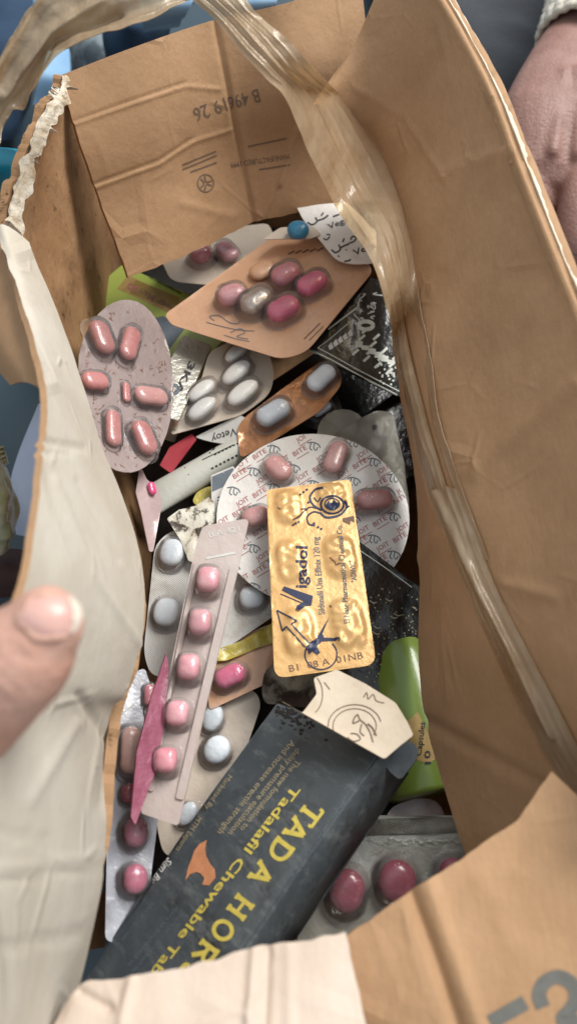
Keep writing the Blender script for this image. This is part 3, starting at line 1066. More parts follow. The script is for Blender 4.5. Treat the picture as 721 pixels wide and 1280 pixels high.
# --- blue pill pack
p = Pack('blister_pack', fr((365, 295), .128, (400, 294)), 'shaded beige pack with one bright blue pill near the back flap', 'blister pack', G)
p.back([(328, 300), (350, 285), (390, 283), (402, 294), (385, 300), (350, 299)], BEIGEFOIL, .002)
p.pill((356, 296), (389, 295), 22, BLUE, pocket=False, sq=.8, hh=.55)

# --- white printed foil at the right end
p = Pack('foil_sheet', fr((425, 300), .127, (456, 286), 0, .1), 'cream foil printed with black words, tucked under the tape at the right', 'foil sheet', G)
b = p.back([(366, 250), (420, 240), (470, 290), (470, 330), (438, 331), (420, 326), (378, 274)], DISC, [.002, .002, .002, .004, .006, .006, .002])
ik = Ink()
ik.text("Vega", (411, 287), (436, 277), 7, bold=.01)
ik.text("Vega", (443, 320), (470, 309), 8, bold=.01)
# arabic-looking word drawn as strokes
ik.stroke([(414, 312), (419, 316), (425, 312), (423, 306)], 2).stroke([(425, 310), (431, 307), (436, 305)], 2).stroke([(428, 303), (430, 298)], 1.8)
ik.stroke([(436, 304), (442, 302), (445, 297), (440, 296), (438, 300)], 1.8).stroke([(432, 312), (433, 313)], 2).stroke([(422, 320), (424, 321)], 2)
ik.stroke([(384, 278), (390, 281), (396, 277), (394, 272)], 2).stroke([(397, 276), (405, 273), (410, 269)], 2).stroke([(401, 270), (404, 266)], 1.8)
ik.stroke([(404, 298), (408, 300), (412, 296)], 1.6).stroke([(408, 293), (413, 294)], 1.4).stroke([(430, 327), (436, 326), (438, 324)], 1.8).stroke([(416, 271), (424, 268)], 2)
ik.lay('lettering', b, I_BLACK, p.o)

# --- green carton
f, o, b = carton('green_carton', (187, 401), .095, (244, 427), .088, .060, .020, GREENBOX, 'green and yellow carton lettered in dark brown, behind the oval pack', 'carton', .0, -.12)
ik = Ink()
ik.poly([(147, 361), (160, 344), (290, 404), (262, 420), (215, 393)])
ik.lay('band', b, I_OLIVE, o, .0001, split=12)
ik = Ink()
ik.poly([(162, 366), (170, 350), (225, 372), (222, 390)])
ik.lay('band', b, I_GOLDD, o, .00016, split=12)
ik = Ink()
ik.poly([(168, 400), (178, 394), (192, 398), (204, 395), (232, 410), (212, 436), (196, 432)])
ik.lay('picture', b, I_STEEL, o, .0001, split=12)
ik = Ink()
ik.poly([(180, 344), (200, 346), (232, 361), (226, 368)])
ik.lay('band', b, I_DKGREEN, o, .00022, split=12)
ik = Ink()
ik.text("Power Man", (228, 388), (177, 361), 8.5, bold=.015)
ik.lay('lettering', b, I_BROWN, o, .0003)
ik = Ink()
ik.text("50", (175, 360), (162, 353), 8.5, bold=.02)
ik.lay('lettering', b, I_RED, o, .0003)

# --- orange copper pack with seven pockets
p = Pack('blister_pack', fr((335, 370), .119, (400, 330), 0.05, .0), 'large copper pack with pink pills, one silver pocket and an empty one', 'blister pack', G, bend(.2, -.4, .2, .0008, 40, 3))
b = p.back([(206, 394), (335, 300), (380, 288), (440, 300), (466, 340), (383, 440), (352, 449), (215, 407)], COPPER, [.003, .004, .006, .008, .004, .006, .006, .003])
p.pill((271, 384), (311, 370), 26, ROSEPALE)
p.pill((300, 398), (342, 372), 30, SILVERP)
p.pill((338, 362), (377, 342), 27, ROSE)
p.pill((370, 374), (410, 351), 27, MAGENTA)
p.pill((333, 406), (376, 382), 29, MAGENTA)
p.pill((311, 352), (346, 333), 24, COPPER, hh=.35, name='empty_pocket', pocket=False)
ik = Ink()
ik.stroke([(268, 401), (262, 396), (274, 395), (286, 403), (296, 405), (300, 402)], 1.1).stroke([(258, 403), (280, 409), (300, 413), (318, 414)], 1)
ik.stroke([(288, 416), (300, 411), (306, 416), (296, 421), (310, 424)], 1).stroke([(280, 419), (296, 424), (312, 427)], .9)
ik.lay('lettering', b, I_STEEL, p.o)
ik = Ink()
for i in range(5):
    ik.stroke([(360 + i * 9, 318 - i * 1), (368 + i * 9, 314 - i)], 2.2)
ik.stroke([(380, 424), (400, 404)], 1.3).stroke([(386, 426), (404, 408)], 1)
props(ik.lay('embossing', b, I_BROWN, p.o), kind='stuff')

# --- oval pack leaning on the left panel
FO = fr((155, 487), .132, (155, 430), -.85, -.1)
p = Pack('blister_pack', FO, 'round pack of brick pink capsules leaning on the left panel, toned dark for shade', 'blister pack', G, bend(1., 1., 0, .0006, 60, 2))
op = []
for k in range(40):
    a = 2 * math.pi * k / 40
    ca, sa = math.cos(a), math.sin(a)
    op.append((max(97 + 4 * sa * sa, 154 + 61 * ca + 3 * sa), 487 - 107 * sa + 8 * ca))
b = p.back(op, DISCSHADE, 0, .0006)  # backing and capsules coloured darker, standing for the shade this pack lies in
for q0, q1, w, m in (((113, 404), (131, 452), 26, PINKRED), ((163, 414), (151, 457), 27, PINKRED), ((95, 480), (133, 483), 25, PINKRED), ((160, 497), (207, 503), 25, PINK),
                  ((136, 514), (138, 566), 22, PINKRED), ((164, 528), (184, 578), 26, PINKRED), ((155, 479), (156, 507), 11, PINKRED)):
    p.pill(q0, q1, w, m, hh=.5)
ik = Ink()
rr = random.Random(3)
for i in range(190):
    a, r = rr.uniform(0, 6.28), rr.uniform(.0, .96) ** .5
    x, y = 154 + 58 * r * math.cos(a), 487 - 102 * r * math.sin(a)
    ik.stroke([(x, y), (x + rr.uniform(-4, 4), y + rr.uniform(-3, 3)), (x + rr.uniform(-2, 4), y + rr.uniform(-4, 4))], rr.uniform(.5, 1.1))
ik.lay('lettering', b, I_BROWN, p.o, .0001)

# --- silver carton
f, o, b = carton('silver_carton', (226, 470), .106, (205, 516), .060, .0165, .017, SILVER, 'narrow silver foil carton with a dark round emblem beside the oval pack', 'carton', -.25, -.15)
ik = Ink()
ik.text("3KA", (237, 451), (217, 492), 9, up=(.85, .42), bold=.03)
ik.lay('lettering', b, I_BLACK, o)
ik = Ink()
ik.ring((218, 487), 5, 5.5, 4).stroke([(211, 492), (207, 506)], 3).stroke([(208, 502), (216, 508)], 2)
ik.lay('emblem', b, I_STEEL, o)

# --- magenta pill card between silver carton and white pills
p = Pack('blister_pack', fr((272, 458), .094, (285, 440), -.4, 0), 'dark pack edge with one magenta pill behind the white pills', 'blister pack', G)
p.back([(254, 480), (272, 440), (290, 428), (296, 450), (272, 485)], DARKPK, .002)
p.pill((262, 470), (284, 454), 16, MAGENTA)

# --- white oval pills
p = Pack('blister_pack', fr((285, 490), .1015, (320, 470), 0, 0), 'beige pack of five white oval pills below the copper pack', 'blister pack', G, bend(.8, .8, 0, .0006, 60, 6))
p.back([(213, 546), (304, 519), (338, 494), (343, 467), (334, 436), (300, 424), (262, 440), (250, 482), (222, 522)], BEIGEFOIL, [.003, .004, .007, .006, .006, .006, .006, .006, .003])
for q0, q1, w in (((236, 509), (270, 480), 22), ((235, 532), (272, 502), 23), ((278, 488), (314, 457), 23), ((284, 513), (324, 481), 25), ((282, 459), (309, 435), 19)):
    p.pill(q0, q1, w, WHITEP, oval=True, hh=.6, sq=.92)

# --- leaflet and tube
p = Pack('paper_strip', fr((280, 541), .0985, (300, 533), .2, 0), 'white paper strip with a handwritten-looking word beneath the white pills', 'paper', G, bend(4, 3, 0, .0008, 60))
b = p.back([(244, 548), (300, 520), (318, 530), (300, 552), (285, 556), (262, 552)], WHITECARD, .002)
ik = Ink()
ik.text("Vetoy", (293, 535), (263, 546), 9, bold=.004, shear=.2)
ik.lay('lettering', b, I_BLACK, p.o)
p = Pack('red_card', fr((225, 563), .0965, (240, 548), 0, .0), 'small red card corner below the white pill pack', 'card', G)
p.back([(200, 582), (212, 560), (240, 543), (246, 550), (214, 592)], REDCARD, .0005)

TF = fr((254, 589), .094, (320, 551), 0, 0)
o = empty('cream_tube', TF.M, 'cream white plastic tube with small black print lying below the red card', 'tube', G)
V, F = [], []
stn = [(-.033, .0075, .0012), (-.0325, .0085, .002), (-.028, .0085, .0032), (-.015, .0082, .0052), (.0, .0078, .0062), (.018, .0076, .0068), (.030, .0074, .0070), (.0315, .006, .0056), (.0318, .0005, .0005)]
for (x, a, c) in stn:
    for k in range(28):
        t = 2 * math.pi * k / 28
        V.append((x, a * math.cos(t), c * math.sin(t)))
for i in range(len(stn) - 1):
    for k in range(28):
        F.append([i * 28 + k, (i + 1) * 28 + k, (i + 1) * 28 + (k + 1) % 28, i * 28 + (k + 1) % 28][::-1])
F.append(list(range(28))); F.append([(len(stn) - 1) * 28 + k for k in range(28)][::-1])
b = meshobj('tube_body', V, F, WHITETUBE, o)
ik = Ink()
ik.text("zin", (253, 563), (268, 556), 9, up=(.3, .9), bold=.02).ring((250, 566), 1, 1, 1.5)
ik.stroke([(253, 575), (292, 556)], 1.1).stroke([(225, 571), (228, 580)], 1.2).stroke([(231, 584), (236, 594)], 1.2).stroke([(237, 571), (240, 578)], 1)
for i in range(7):
    ik.stroke([(264 + i * 5, 586 - i * 2.6), (267 + i * 5, 584.5 - i * 2.6)], 2.4)
    ik.stroke([(268 + i * 4.6, 569 - i * 2.3), (271 + i * 4.6, 567.5 - i * 2.3)], 1.4)
ik.lay('lettering', b, I_BLACK, o)

# --- brown copper pack with grey blue capsules
p = Pack('blister_pack', fr((350, 515), .1035, (410, 470), 0, .08), 'narrow brown copper pack with two grey blue capsules', 'blister pack', G, bend(-.5, 2, 0, .0007, 70, 4))
b = p.back([(297, 533), (310, 519), (345, 493), (402, 450), (424, 450), (428, 480), (400, 515), (340, 552), (300, 574)], COPPERDARK, [.003, .002, .001, .004, .006, .005, .004, .002, .004])
p.pill((319, 535), (364, 508), 29, GREYBLUE, hh=.6)
p.pill((384, 493), (418, 462), 27, GREYBLUE, hh=.6)
p = Pack('blister_pack', fr((398, 515), .094, (415, 505), 0, .0), 'dark pack holding one dim blue capsule beside the brown copper pack', 'blister pack', G)
p.back([(370, 530), (388, 506), (420, 490), (428, 512), (405, 540)], DARKPK, .002)
p.pill((388, 523), (414, 506), 18, GREYBLUE)

# --- black clear packet
p = Pack('black_packet', fr((440, 430), .1125, (490, 400), .0, .1), 'black glossy sealed packet with white print and bright rim at the right', 'packet', G, bend(1.2, 1.2, 0, .0012, 90, 8))
b = p.back([(384, 438), (455, 352), (500, 360), (512, 505), (494, 498), (410, 453)], BLACKPK, [.003, .003, .003, .003, .003, .003], .0016, .003)
ik = Ink()
ik.stroke([(388, 438), (412, 449), (450, 470), (496, 494)], 1.6).stroke([(397, 435), (414, 444), (450, 464), (500, 490)], 1.1).stroke([(397, 435), (412, 424), (440, 400)], .9).stroke([(410, 412), (447, 384)], 2)
for i in range(4):
    for j in range(4 - i // 2):
        x, y = 440 + i * 14 + j * 4, 436 + i * 8 - j * 9 + 8
        ik.stroke([(x, y), (x + 8, y - 7)], 3.2, False)
ik.ring((457, 407), 9, 5, 5)
for i in range(6):
    x, y = 444 + i * 8, 430 + i * 4.5
    ik.stroke([(x, y), (x + 9, y + 1)], rr.uniform(5, 9))
for i in range(26):
    x, y = rr.uniform(472, 497), rr.uniform(455, 490)
    ik.ring((x, y), .8, .8, 1.4, n=6)
for i in range(12):
    x, y = 448 + rr.uniform(-4, 24), 372 + rr.uniform(-6, 26)
    ik.stroke([(x, y), (x + rr.uniform(-6, 6), y + rr.uniform(-5, 5)), (x + rr.uniform(-6, 8), y + rr.uniform(0, 8))], 1.5)
ik.lay('lettering', b, I_WHITE, p.o, .0002, split=6)
ik = Ink()
for i in range(5):
    x, y = 410 + i * 6, 433 - i * 4
    ik.poly([(x, y), (x + 4, y - 5), (x + 7, y + 2), (x + 2, y + 5)])
ik.lay('emblem', b, I_PALE, p.o, .0003)

# --- grey packs at the right
p = Pack('blister_pack', fr((428, 540), .1005, (450, 540)), 'plain round grey pack edge behind the round white pack', 'blister pack', G)
p.back([(428 + 32 * math.cos(k * .314), 543 - 31 * math.sin(k * .314)) for k in range(20)], GREYFOIL, 0)
p = Pack('blister_pack', fr((465, 555), .1045, (500, 545), -.05, .05), 'crumpled grey foil pack with one black hole by the right flap', 'blister pack', G, bend(0, 0, 0, .0022, 140, 5))
b = p.back([(405, 552), (425, 537), (474, 511), (490, 517), (504, 575), (512, 640), (470, 640)], GREYFOIL, [.002, .002, .005, .006, .004, .004, .004], .0006, .0025)
ik = Ink(); ik.ring((468, 534), 1.5, 1.5, 3.2, n=10)
ik.lay('hole', b, I_HOLE, p.o, .0004)

# --- yellow bit, leaflet corner, dirty foil
p = Pack('yellow_scrap', fr((255, 618), .0935, (266, 614)), 'small yellow plastic scrap under the cream tube', 'scrap', G)
p.back([(240, 628), (246, 615), (262, 608), (276, 610), (276, 630), (250, 634)], YELLOW, .003)
p = Pack('leaflet', fr((277, 625), .1015, (290, 615), 0, .0), 'folded white leaflet corner with a grey upper half by the round pack', 'leaflet', G)
b = p.back([(264, 595), (292, 583), (300, 600), (295, 670), (266, 672)], WHITECARD, .0008)
ik = Ink(); ik.poly([(265, 596), (291, 585), (297, 601), (265, 615)])
ik.lay('print', b, I_STEEL, p.o, .0001)
ik = Ink()
for i in range(5):
    ik.stroke([(272, 622 + i * 4), (277, 621 + i * 4)], 1.3)
ik.lay('lettering', b, I_BLACK, p.o)
p = Pack('foil_scrap', fr((243, 660), .1055, (268, 650), .0, .0), 'dirty white torn foil scrap with black specks above the blue pill pack', 'foil scrap', G, bend(0, 0, 0, .0025, 110, 9))
p.back([(209, 649), (224, 638), (245, 632), (262, 620), (268, 628), (270, 660), (275, 700), (247, 706), (236, 702), (226, 676)], DIRTYFOIL, [.001, .0, .0, .001, 0, 0, .001, 0, .001, 0], .0005, .0025)

# --- round white pack
FD = fr((391, 643), .109, (471, 643))
p = Pack('blister_pack', FD, 'large round white pack printed red and blue with dusty pink capsules', 'blister pack', G, bend(-.35, -.5, .3, .0008, 40, 2))
R = (FD.L(511, 643)).length
b = p.back(None, DISC, 0, .0007, local=[Vector((R * math.cos(k * math.pi / 40), R * math.sin(k * math.pi / 40))) for k in range(80)])
p.pill((332, 577), (364, 604), 29, PINK)
p.pill((410, 599), (427, 555), 29, PINK)
p.pill((440, 633), (493, 627), 28, PINKRED)
p.pill((300, 656), (340, 644), 27, PINK)
ikr, ikb = Ink(), Ink()
for i in range(-4, 7):
    for j in range(-7, 7):
        x = 391 + i * 50 + (j % 2) * 25 - 4
        y = 643 + j * 24 - i * 4
        if (x - 391) ** 2 / 128 ** 2 + (y - 643) ** 2 / 114 ** 2 > 1:
            continue
        ikr.text("JOIT", (x - 15, y + 7), (x, y - 2), 6, bold=.012)
        ikr.text("BITE", (x + 6, y - 4), (x + 22, y - 14), 6, bold=.012)
        ikr.stroke([(x - 13, y + 11), (x + 2, y + 2)], 1).stroke([(x + 9, y - 1), (x + 24, y - 10)], 1)
        bx, by = x + 4, y + 10
        ikb.stroke([(bx - 7, by - 3), (bx, by - 4), (bx + 7, by - 1), (bx + 9, by + 3)], 1.5)
        ikb.stroke([(bx - 2, by - 3), (bx - 4, by + 3), (bx - 1, by + 6)], 1.4)
        ikb.stroke([(bx + 2, by - 3), (bx + 1, by + 3), (bx + 4, by + 6), (bx + 6, by + 2)], 1.3)
ikr.lay('lettering', b, I_RED, p.o, .00012)
ikb.lay('emblem', b, I_STEEL, p.o, .00012)

# --- black pack with white specks below the round pack
p = Pack('black_packet', fr((470, 690), .1155, (520, 727), -.15, .28), 'black shiny pack dotted with white specks beneath the gold foil', 'packet', G, bend(0, .6, 0, .0012, 110, 3))
b = p.back([(405, 655), (445, 676), (526, 738), (540, 860), (430, 880), (400, 760)], BLACKPK, .002, .0025, .003)
ik = Ink()
for i in range(95):
    x, y = rr.uniform(452, 522), rr.uniform(735, 860)
    ik.ring((x, y), .5, .5, rr.uniform(.8, 1.7), n=6)
for i in range(7):
    x, y = rr.uniform(455, 500), rr.uniform(735, 790)
    ik.stroke([(x, y), (x + 5, y + 3), (x + 9, y + 2)], 1.5)
ik.lay('print', b, I_TAN, p.o, .0003)
ik = Ink()
ik.stroke([(446, 686), (480, 709), (514, 734)], 1.3)
ik.lay('rim_highlight', b, I_WHITE, p.o, .0003)  # highlight of the glossy rim, drawn as a pale stroke

# --- white pack with pale blue pills
p = Pack('blister_pack', fr((250, 755), .1005, (320, 745), .0, .0), 'stained white foil pack of pale blue pills under the plastic strip', 'blister pack', G, bend(.6, .4, .4, .0008, 60, 1))
p.back([(194, 682), (214, 664), (300, 655), (350, 680), (346, 768), (283, 811), (224, 846), (190, 848), (180, 818)], WHITEFOIL, [.006, .006, .004, .004, .003, .004, .004, .007, .006])
for q0, q1, w in (((212, 714), (221, 675), 35), ((205, 789), (213, 748), 37), ((297, 752), (333, 748), 33)):
    p.pill(q0, q1, w, BLUEP, oval=True, hh=.40, sq=.85)

# --- copper corner with magenta pill
p = Pack('blister_pack', fr((302, 835), .0985, (335, 825), 0, .0), 'copper pack corner with one magenta pill beside the plastic strip', 'blister pack', G)
p.back([(255, 812), (345, 778), (346, 800), (337, 853), (262, 888)], COPPER, .002)
p.pill((266, 857), (310, 838), 31, MAGENTA)
p = Pack('yellow_scrap', fr((310, 802), .1005, (335, 790), 0, .0), 'crumpled yellow film strip along the edge of the copper corner', 'scrap', G, bend(0, 0, 0, .003, 160, 4))
p.back([(262, 828), (272, 812), (305, 800), (340, 778), (350, 786), (346, 802), (316, 812), (284, 826)], YELLOW, .001, .0006, .002)

# --- stained wad
p = Pack('foil_wad', fr((362, 862), .1035, (395, 856), 0, .1), 'crumpled foil wad stained dark brown just below the gold foil', 'foil scrap', G, bend(0, 0, 0, .003, 120, 6))
p.back([(327, 862), (330, 840), (352, 820), (405, 838), (420, 862), (395, 888), (352, 880), (330, 880)], WAD, .003, .0006, .0025)

# --- lower white pack with blue pills
p = Pack('blister_pack', fr((268, 950), .0935, (310, 940), 0, .0), 'beige pack with pale blue oval pills between the strip and the black box', 'blister pack', G, bend(.5, .5))
p.back([(215, 900), (262, 878), (318, 862), (327, 880), (305, 945), (262, 1060), (206, 1075), (196, 1030)], BEIGEFOIL, [.004, .003, .006, .006, .004, .003, .006, .004])
p.pill((259, 918), (274, 880), 30, BLUEP, oval=True, hh=.40)
p.pill((258, 955), (286, 922), 38, BLUEP, oval=True, hh=.40)
p.pill((224, 1034), (246, 1002), 26, BLUEP, oval=True, hh=.40)

# --- cloudy pack at the left edge
p = Pack('blister_pack', fr((160, 990), .112, (162, 900), -.35, .0), 'cloudy plastic pack standing along the left flap with red pills, most darkened for shade', 'blister pack', G, bend(.3, 1., 0, .0006, 60, 2))
b = p.back([(137, 856), (180, 836), (192, 870), (200, 1000), (186, 1110), (150, 1180), (131, 1175)], CLOUDY, [.002, .002, .003, .003, .003, .002, .002], .0012)
p.pill((186, 855), (186, 888), 18, ROSE)
p.pill((163, 905), (160, 975), 32, mat('pale_salmon_pill', (.62, .33, .26, 1), (.66, .42, .36, 1), rough=.3, coat=.5), hh=.6)
p.pill((160, 978), (160, 1008), 24, DEEPRED)
p.pill((165, 1018), (168, 1064), 37, REDSHADE, hh=.7)
p.pill((166, 1076), (166, 1122), 37, REDSHADE, hh=.7)
p.pill((188, 880), (196, 940), 18, REDSHADE)
ik = Ink()
for i in range(5):
    ik.stroke([(149 + i * 6, 858 - i * 2.5), (152 + i * 6, 864 - i * 2.5)], 2.2)
ik.stroke([(148, 896), (168, 880)], 2)
props(ik.lay('embossing', b, I_PALE, p.o, .0003), kind='stuff')

# --- small lilac card with a pink pill edge
p = Pack('blister_pack', fr((185, 635), .112, (186, 600), -.9, .0), 'small lilac pack seen edge on with a pink pill tip, below the oval pack', 'blister pack', G)
p.back([(175, 581), (183, 600), (198, 611), (202, 630), (191, 690), (186, 690), (176, 640), (169, 616)], LILAC, .001)
p.pill((185, 603), (189, 622), 10, MAGENTA, pocket=False)

# --- bottom right pack with red pills
FB = fr((475, 1095), .0965, (560, 1085), .05, .1)
p = Pack('blister_pack', FB, 'silvery clear pack of deep red pills below the green bottle', 'blister pack', G, bend(.3, .3, 0, .0010, 80, 7))
b = p.back([(440, 1024), (470, 1019), (578, 1019), (600, 1050), (600, 1120), (470, 1200), (372, 1190), (372, 1120)], SILVERCLEAR, [.002, .002, .003, .003, .003, .003, .003, .003], .0008)
p.pill((425, 1144), (441, 1080), 52, DEEPRED, hh=.45)
p.pill((490, 1132), (500, 1068), 56, DEEPRED, hh=.45)
p.pill((559, 1112), (569, 1070), 46, DEEPRED, hh=.45)
kb = p.f.L
V, F = plate_geo([kb(448, 1045), kb(590, 1041), kb(578, 1021), kb(452, 1024)], .0006, p.h, .0025, .0008)
meshobj('sealed_rim', V, F, GREYFOIL, p.o)
ik = Ink()
for i in range(16):
    x, y = 456 + i * 7.5, 1050 + rr.uniform(-2, 3)
    ik.stroke([(x, y), (x + 5, y + rr.uniform(-3, 4)), (x + 8, y + 1)], rr.uniform(1.5, 4))
ik.lay('foil_crinkle', b, SILVER, p.o, .0005)
p = Pack('foil_scrap', fr((520, 1008), .0905, (545, 1002)), 'rounded pinkish grey foil corner just above the red pill pack', 'foil scrap', G)
p.back([(480, 1024), (490, 1008), (520, 997), (545, 1000), (558, 1022), (545, 1040), (490, 1040)], LILAC, .005)

# --- green bottle
GF = fr((520, 900), .096, (548, 1005), 0, 0.)
o = empty('green_bottle', GF.M, 'rounded green plastic bottle with a yellow label against the right flap', 'bottle', G)
prof = [(-.0395, .001), (-.0392, .008), (-.037, .0125), (-.033, .0160), (-.027, .0180), (-.02, .0186), (0, .0188), (.028, .0188), (.0295, .0182), (.030, .016), (.030, .001)]
V, F = [], []
for x, r in prof:
    for k in range(40):
        t = 2 * math.pi * k / 40
        V.append((x, r * math.cos(t), r * math.sin(t) - .005))
for i in range(len(prof) - 1):
    for k in range(40):
        F.append([i * 40 + k, (i + 1) * 40 + k, (i + 1) * 40 + (k + 1) % 40, i * 40 + (k + 1) % 40][::-1])
F.append(list(range(40))); F.append([(len(prof) - 1) * 40 + k for k in range(40)][::-1])
b = meshobj('bottle_body', V, F, GREENBOTTLE, o)
ik = Ink()
ik.poly([(505, 905), (522, 890), (548, 945), (536, 955), (520, 950)])
ik.lay('label', b, I_OLIVE, o, .0002, split=10)
ik = Ink()
ik.text("Capsules", (526, 945), (531, 903), 7, bold=.01)
ik.text("10", (538, 955), (537, 938), 7, bold=.02)
ik.lay('lettering', b, I_BLACK, o, .0004, split=6)

# --- gold foil pack
gp = [(333, 612), (438, 599), (470, 831), (343, 848)]
FG = fr((402, 723), .1245, (455, 716), .02, .0)
bl = [(361, 634, 17, 23), (415, 622, 18, 20), (363, 702, 18, 28), (425, 696, 20, 28), (373, 790, 21, 32), (435, 780, 22, 34)]
ax = (FG.L(438, 599) - FG.L(333, 612)).normalized()
ay = Vector((-ax.y, ax.x))
bs_ = []
for (x, y, a, c) in bl:
    q = FG.L(x, y)
    bs_.append((q, (FG.L(x + a, y) - q).length, (FG.L(x, y + c) - q).length))


def hgold(x, y):
    z = -.35 * (x * x) - .25 * y * y + .0003 * noise.noise(Vector((x * 70, y * 70, 1)))
    for q, a, c in bs_:
        d = Vector((x, y)) - q
        u, v = d.dot(ax) / a, d.dot(ay) / c
        r = (abs(u) ** 3.2 + abs(v) ** 3.2) ** (1 / 3.2)
        if r < 1.1:
            k = max(0., min(1., (1.1 - r) / .42))
            k = k * k * (3 - 2 * k)
            rid = abs(noise.noise(Vector((x * 260, y * 260, q.x * 90))))
            z += k * (.0017 - .0019 * rid + .0006 * noise.noise(Vector((x * 170, y * 170, 7)))) + k * .0006 * max(0, 1 - r)
    return z


p = Pack('gold_foil_pack', FG, 'gold foil pack printed with a dark blue arrow lying on top of the pile', 'blister pack', G, hgold)
b = p.back(gp, GOLD, [.0022, .0022, .005, .005], .0005, .0011)
ik = Ink()
ik.text("igadol", (383, 735), (384, 683), 14, bold=.022)
# big tick-shaped letter
ik.poly([(352, 738), (355, 733), (391, 745), (389, 757)])
ik.poly([(389, 757), (391, 746), (371, 757), (369, 764), (380, 758)])
ik.poly([(350, 743), (351, 742), (384, 756), (372, 765), (371, 764), (381, 756)])
# arrow, figure and circle
for seg in ([(346, 763), (371, 776)], [(371, 776), (364, 780)], [(364, 780), (388, 806)], [(346, 763), (353, 789)], [(353, 789), (358, 783)], [(358, 783), (384, 812)]):
    ik.stroke(seg, 1.8, False)
ik.ring((401, 818), 20, 19, 1.8, -45, 265)
ik.poly([(386, 806), (395, 798), (400, 790), (412, 770), (403, 792), (405, 797), (423, 798), (420, 801), (402, 802), (396, 808), (400, 816), (396, 819), (390, 814), (386, 818), (384, 812)])
ik.stroke([(416, 799), (423, 797), (424, 801)], 1.6)
# ornament
ik.ring((415, 631), 14, 11, 2.4).ring((415, 630), 9, 7, 1.8)
ik.poly([(407, 632), (410, 626), (414, 629), (417, 624), (420, 628), (424, 629), (421, 636), (410, 637)])
ik.stroke([(404, 610), (394, 612), (387, 622), (392, 632), (402, 638)], 2.4).stroke([(392, 622), (397, 627), (401, 622)], 1.5)
ik.stroke([(430, 626), (433, 634), (424, 644), (408, 647), (400, 641)], 2.8).stroke([(401, 642), (392, 640), (384, 646), (386, 655), (394, 657)], 2)
ik.stroke([(397, 636), (388, 634), (381, 638), (374, 645), (366, 650)], 1.6).stroke([(376, 637), (380, 636), (384, 638)], 1.6)
for x, y in ((378, 616), (374, 619), (382, 613), (372, 653), (368, 655), (365, 657), (396, 660), (400, 662), (391, 655), (434, 634), (384, 629)):
    ik.stroke([(x, y), (x + 2.5, y - 1.5)], 2.4, False)
ik.lay('lettering', b, I_BLUE, p.o, .00022, split=3)
ik = Ink()
ik.text("El Nasr Pharmaceutical Chemical Co.", (437, 779), (427, 656), 7, bold=.01)
ik.text("\"ADWIC\"", (446, 727), (443, 700), 7, bold=.01)
ik.text("Sildenafil Una Effinix 120 mg", (406, 768), (398, 671), 8, bold=.008)
ik.lay('lettering', b, I_STEEL, p.o, .00022, split=3)
ik = Ink()
ik.text("B1  08 A  01NB", (362, 840), (454, 823), 8.5)
ik.lay('embossed_code', b, I_BROWN, p.o, .0002, split=3)
ik = Ink()
ik.poly([(428, 648), (442, 645), (443, 653), (438, 651), (437, 656), (428, 652)])
ik.stroke([(347, 634), (349, 636), (351, 636)], 2).stroke([(412, 757), (414, 759)], 2.4).stroke([(412, 697), (418, 702), (420, 706), (424, 704)], 1.6)
props(ik.lay('stain', b, I_BROWN, p.o, .0002, split=3), kind='stuff')

# --- the plastic strip
p = Pack('blister_strip', fr((243, 842), .1285, (275, 716), .0, .0), 'long frosted plastic strip holding five rose pills in a row', 'blister strip', G, bend(.35, 0, 0, .0004, 50, 1))
b = p.back([(254, 660), (312, 651), (300, 705), (224, 1033), (177, 1017), (244, 690)], STRIP, [.003, .003, .003, .0015, .0015, .003], .0008)
for (x, y, a) in ((262, 731, 18), (252, 783, 19), (238, 838, 19), (224, 895, 19), (210, 953, 19)):
    p.pill((x + 2, y - a), (x - 2, y + a), 34, ROSEPALE if y < 940 else ROSE, hh=.75, sq=.7, oval=True)
ik = Ink()
ik.text("B.A 421", (262, 672), (300, 664), 7)
ik.stroke([(258, 698), (294, 691)], 2.6)
ik.lay('embossed_code', b, I_PALE, p.o, .0002)
# stiffening ribs moulded into the right and left side of the strip
for (x0, y0, x1, y1, w) in ((293, 712, 226, 1000, .0016), (247, 705, 190, 990, .0010)):
    a_, b_ = p.f.L(x0, y0), p.f.L(x1, y1)
    d = (b_ - a_).normalized(); nn = Vector((-d.y, d.x)) * w
    V, F = plate_geo(rounded([a_ + nn, a_ - nn, b_ - nn, b_ + nn], .001), .0011, p.h, .004, .0007)
    if (a_ - nn - a_ - nn).cross(b_ - a_) == 0 and False:
        pass
    meshobj('side_rib', V, F, STRIP, p.o)

# --- magenta card standing on edge
p = Pack('magenta_card', fr((186, 925), .137, (194, 880), -.8, .0), 'pointed magenta card standing on edge beside the plastic strip', 'card', G, bend(1, 0, 0, .0006, 90, 3))
p.back([(205, 818), (208, 836), (204, 905), (193, 965), (178, 1003), (166, 1032), (161, 1022), (170, 940), (188, 872)], MAGPAPER, .0006, .0008, .003)

# --- the large black carton
TB = fr((400, 1040), .143, (300, 1185), .50, -.36)
o = empty('black_box', TB.M, 'large charcoal blue medicine box with yellow capital lettering and an opened end', 'medicine box', G)
tl, tr, bl_, br_ = TB.L(346, 878), TB.L(482, 928), TB.L(62, 1268), TB.L(262, 1240)
tl2 = TB.L(346, 878)
pts = rounded([tl, bl_, br_, tr], .0012, 3)
if sum(pts[i - 1].cross(pts[i]) for i in range(len(pts))) < 0:
    pts = pts[::-1]
TT = .024
V, F = plate_geo(pts, .0012, bend(-.6, 0, 0, .0007, 45, 3), .004, -.0012)
topf = meshobj('carton_front', V, F, NAVYBOX, o)
# remaining sides of the carton
A = sum(pts[i - 1].cross(pts[i]) for i in range(len(pts)))
hb = bend(-.6, 0, 0, .0007, 45, 3)


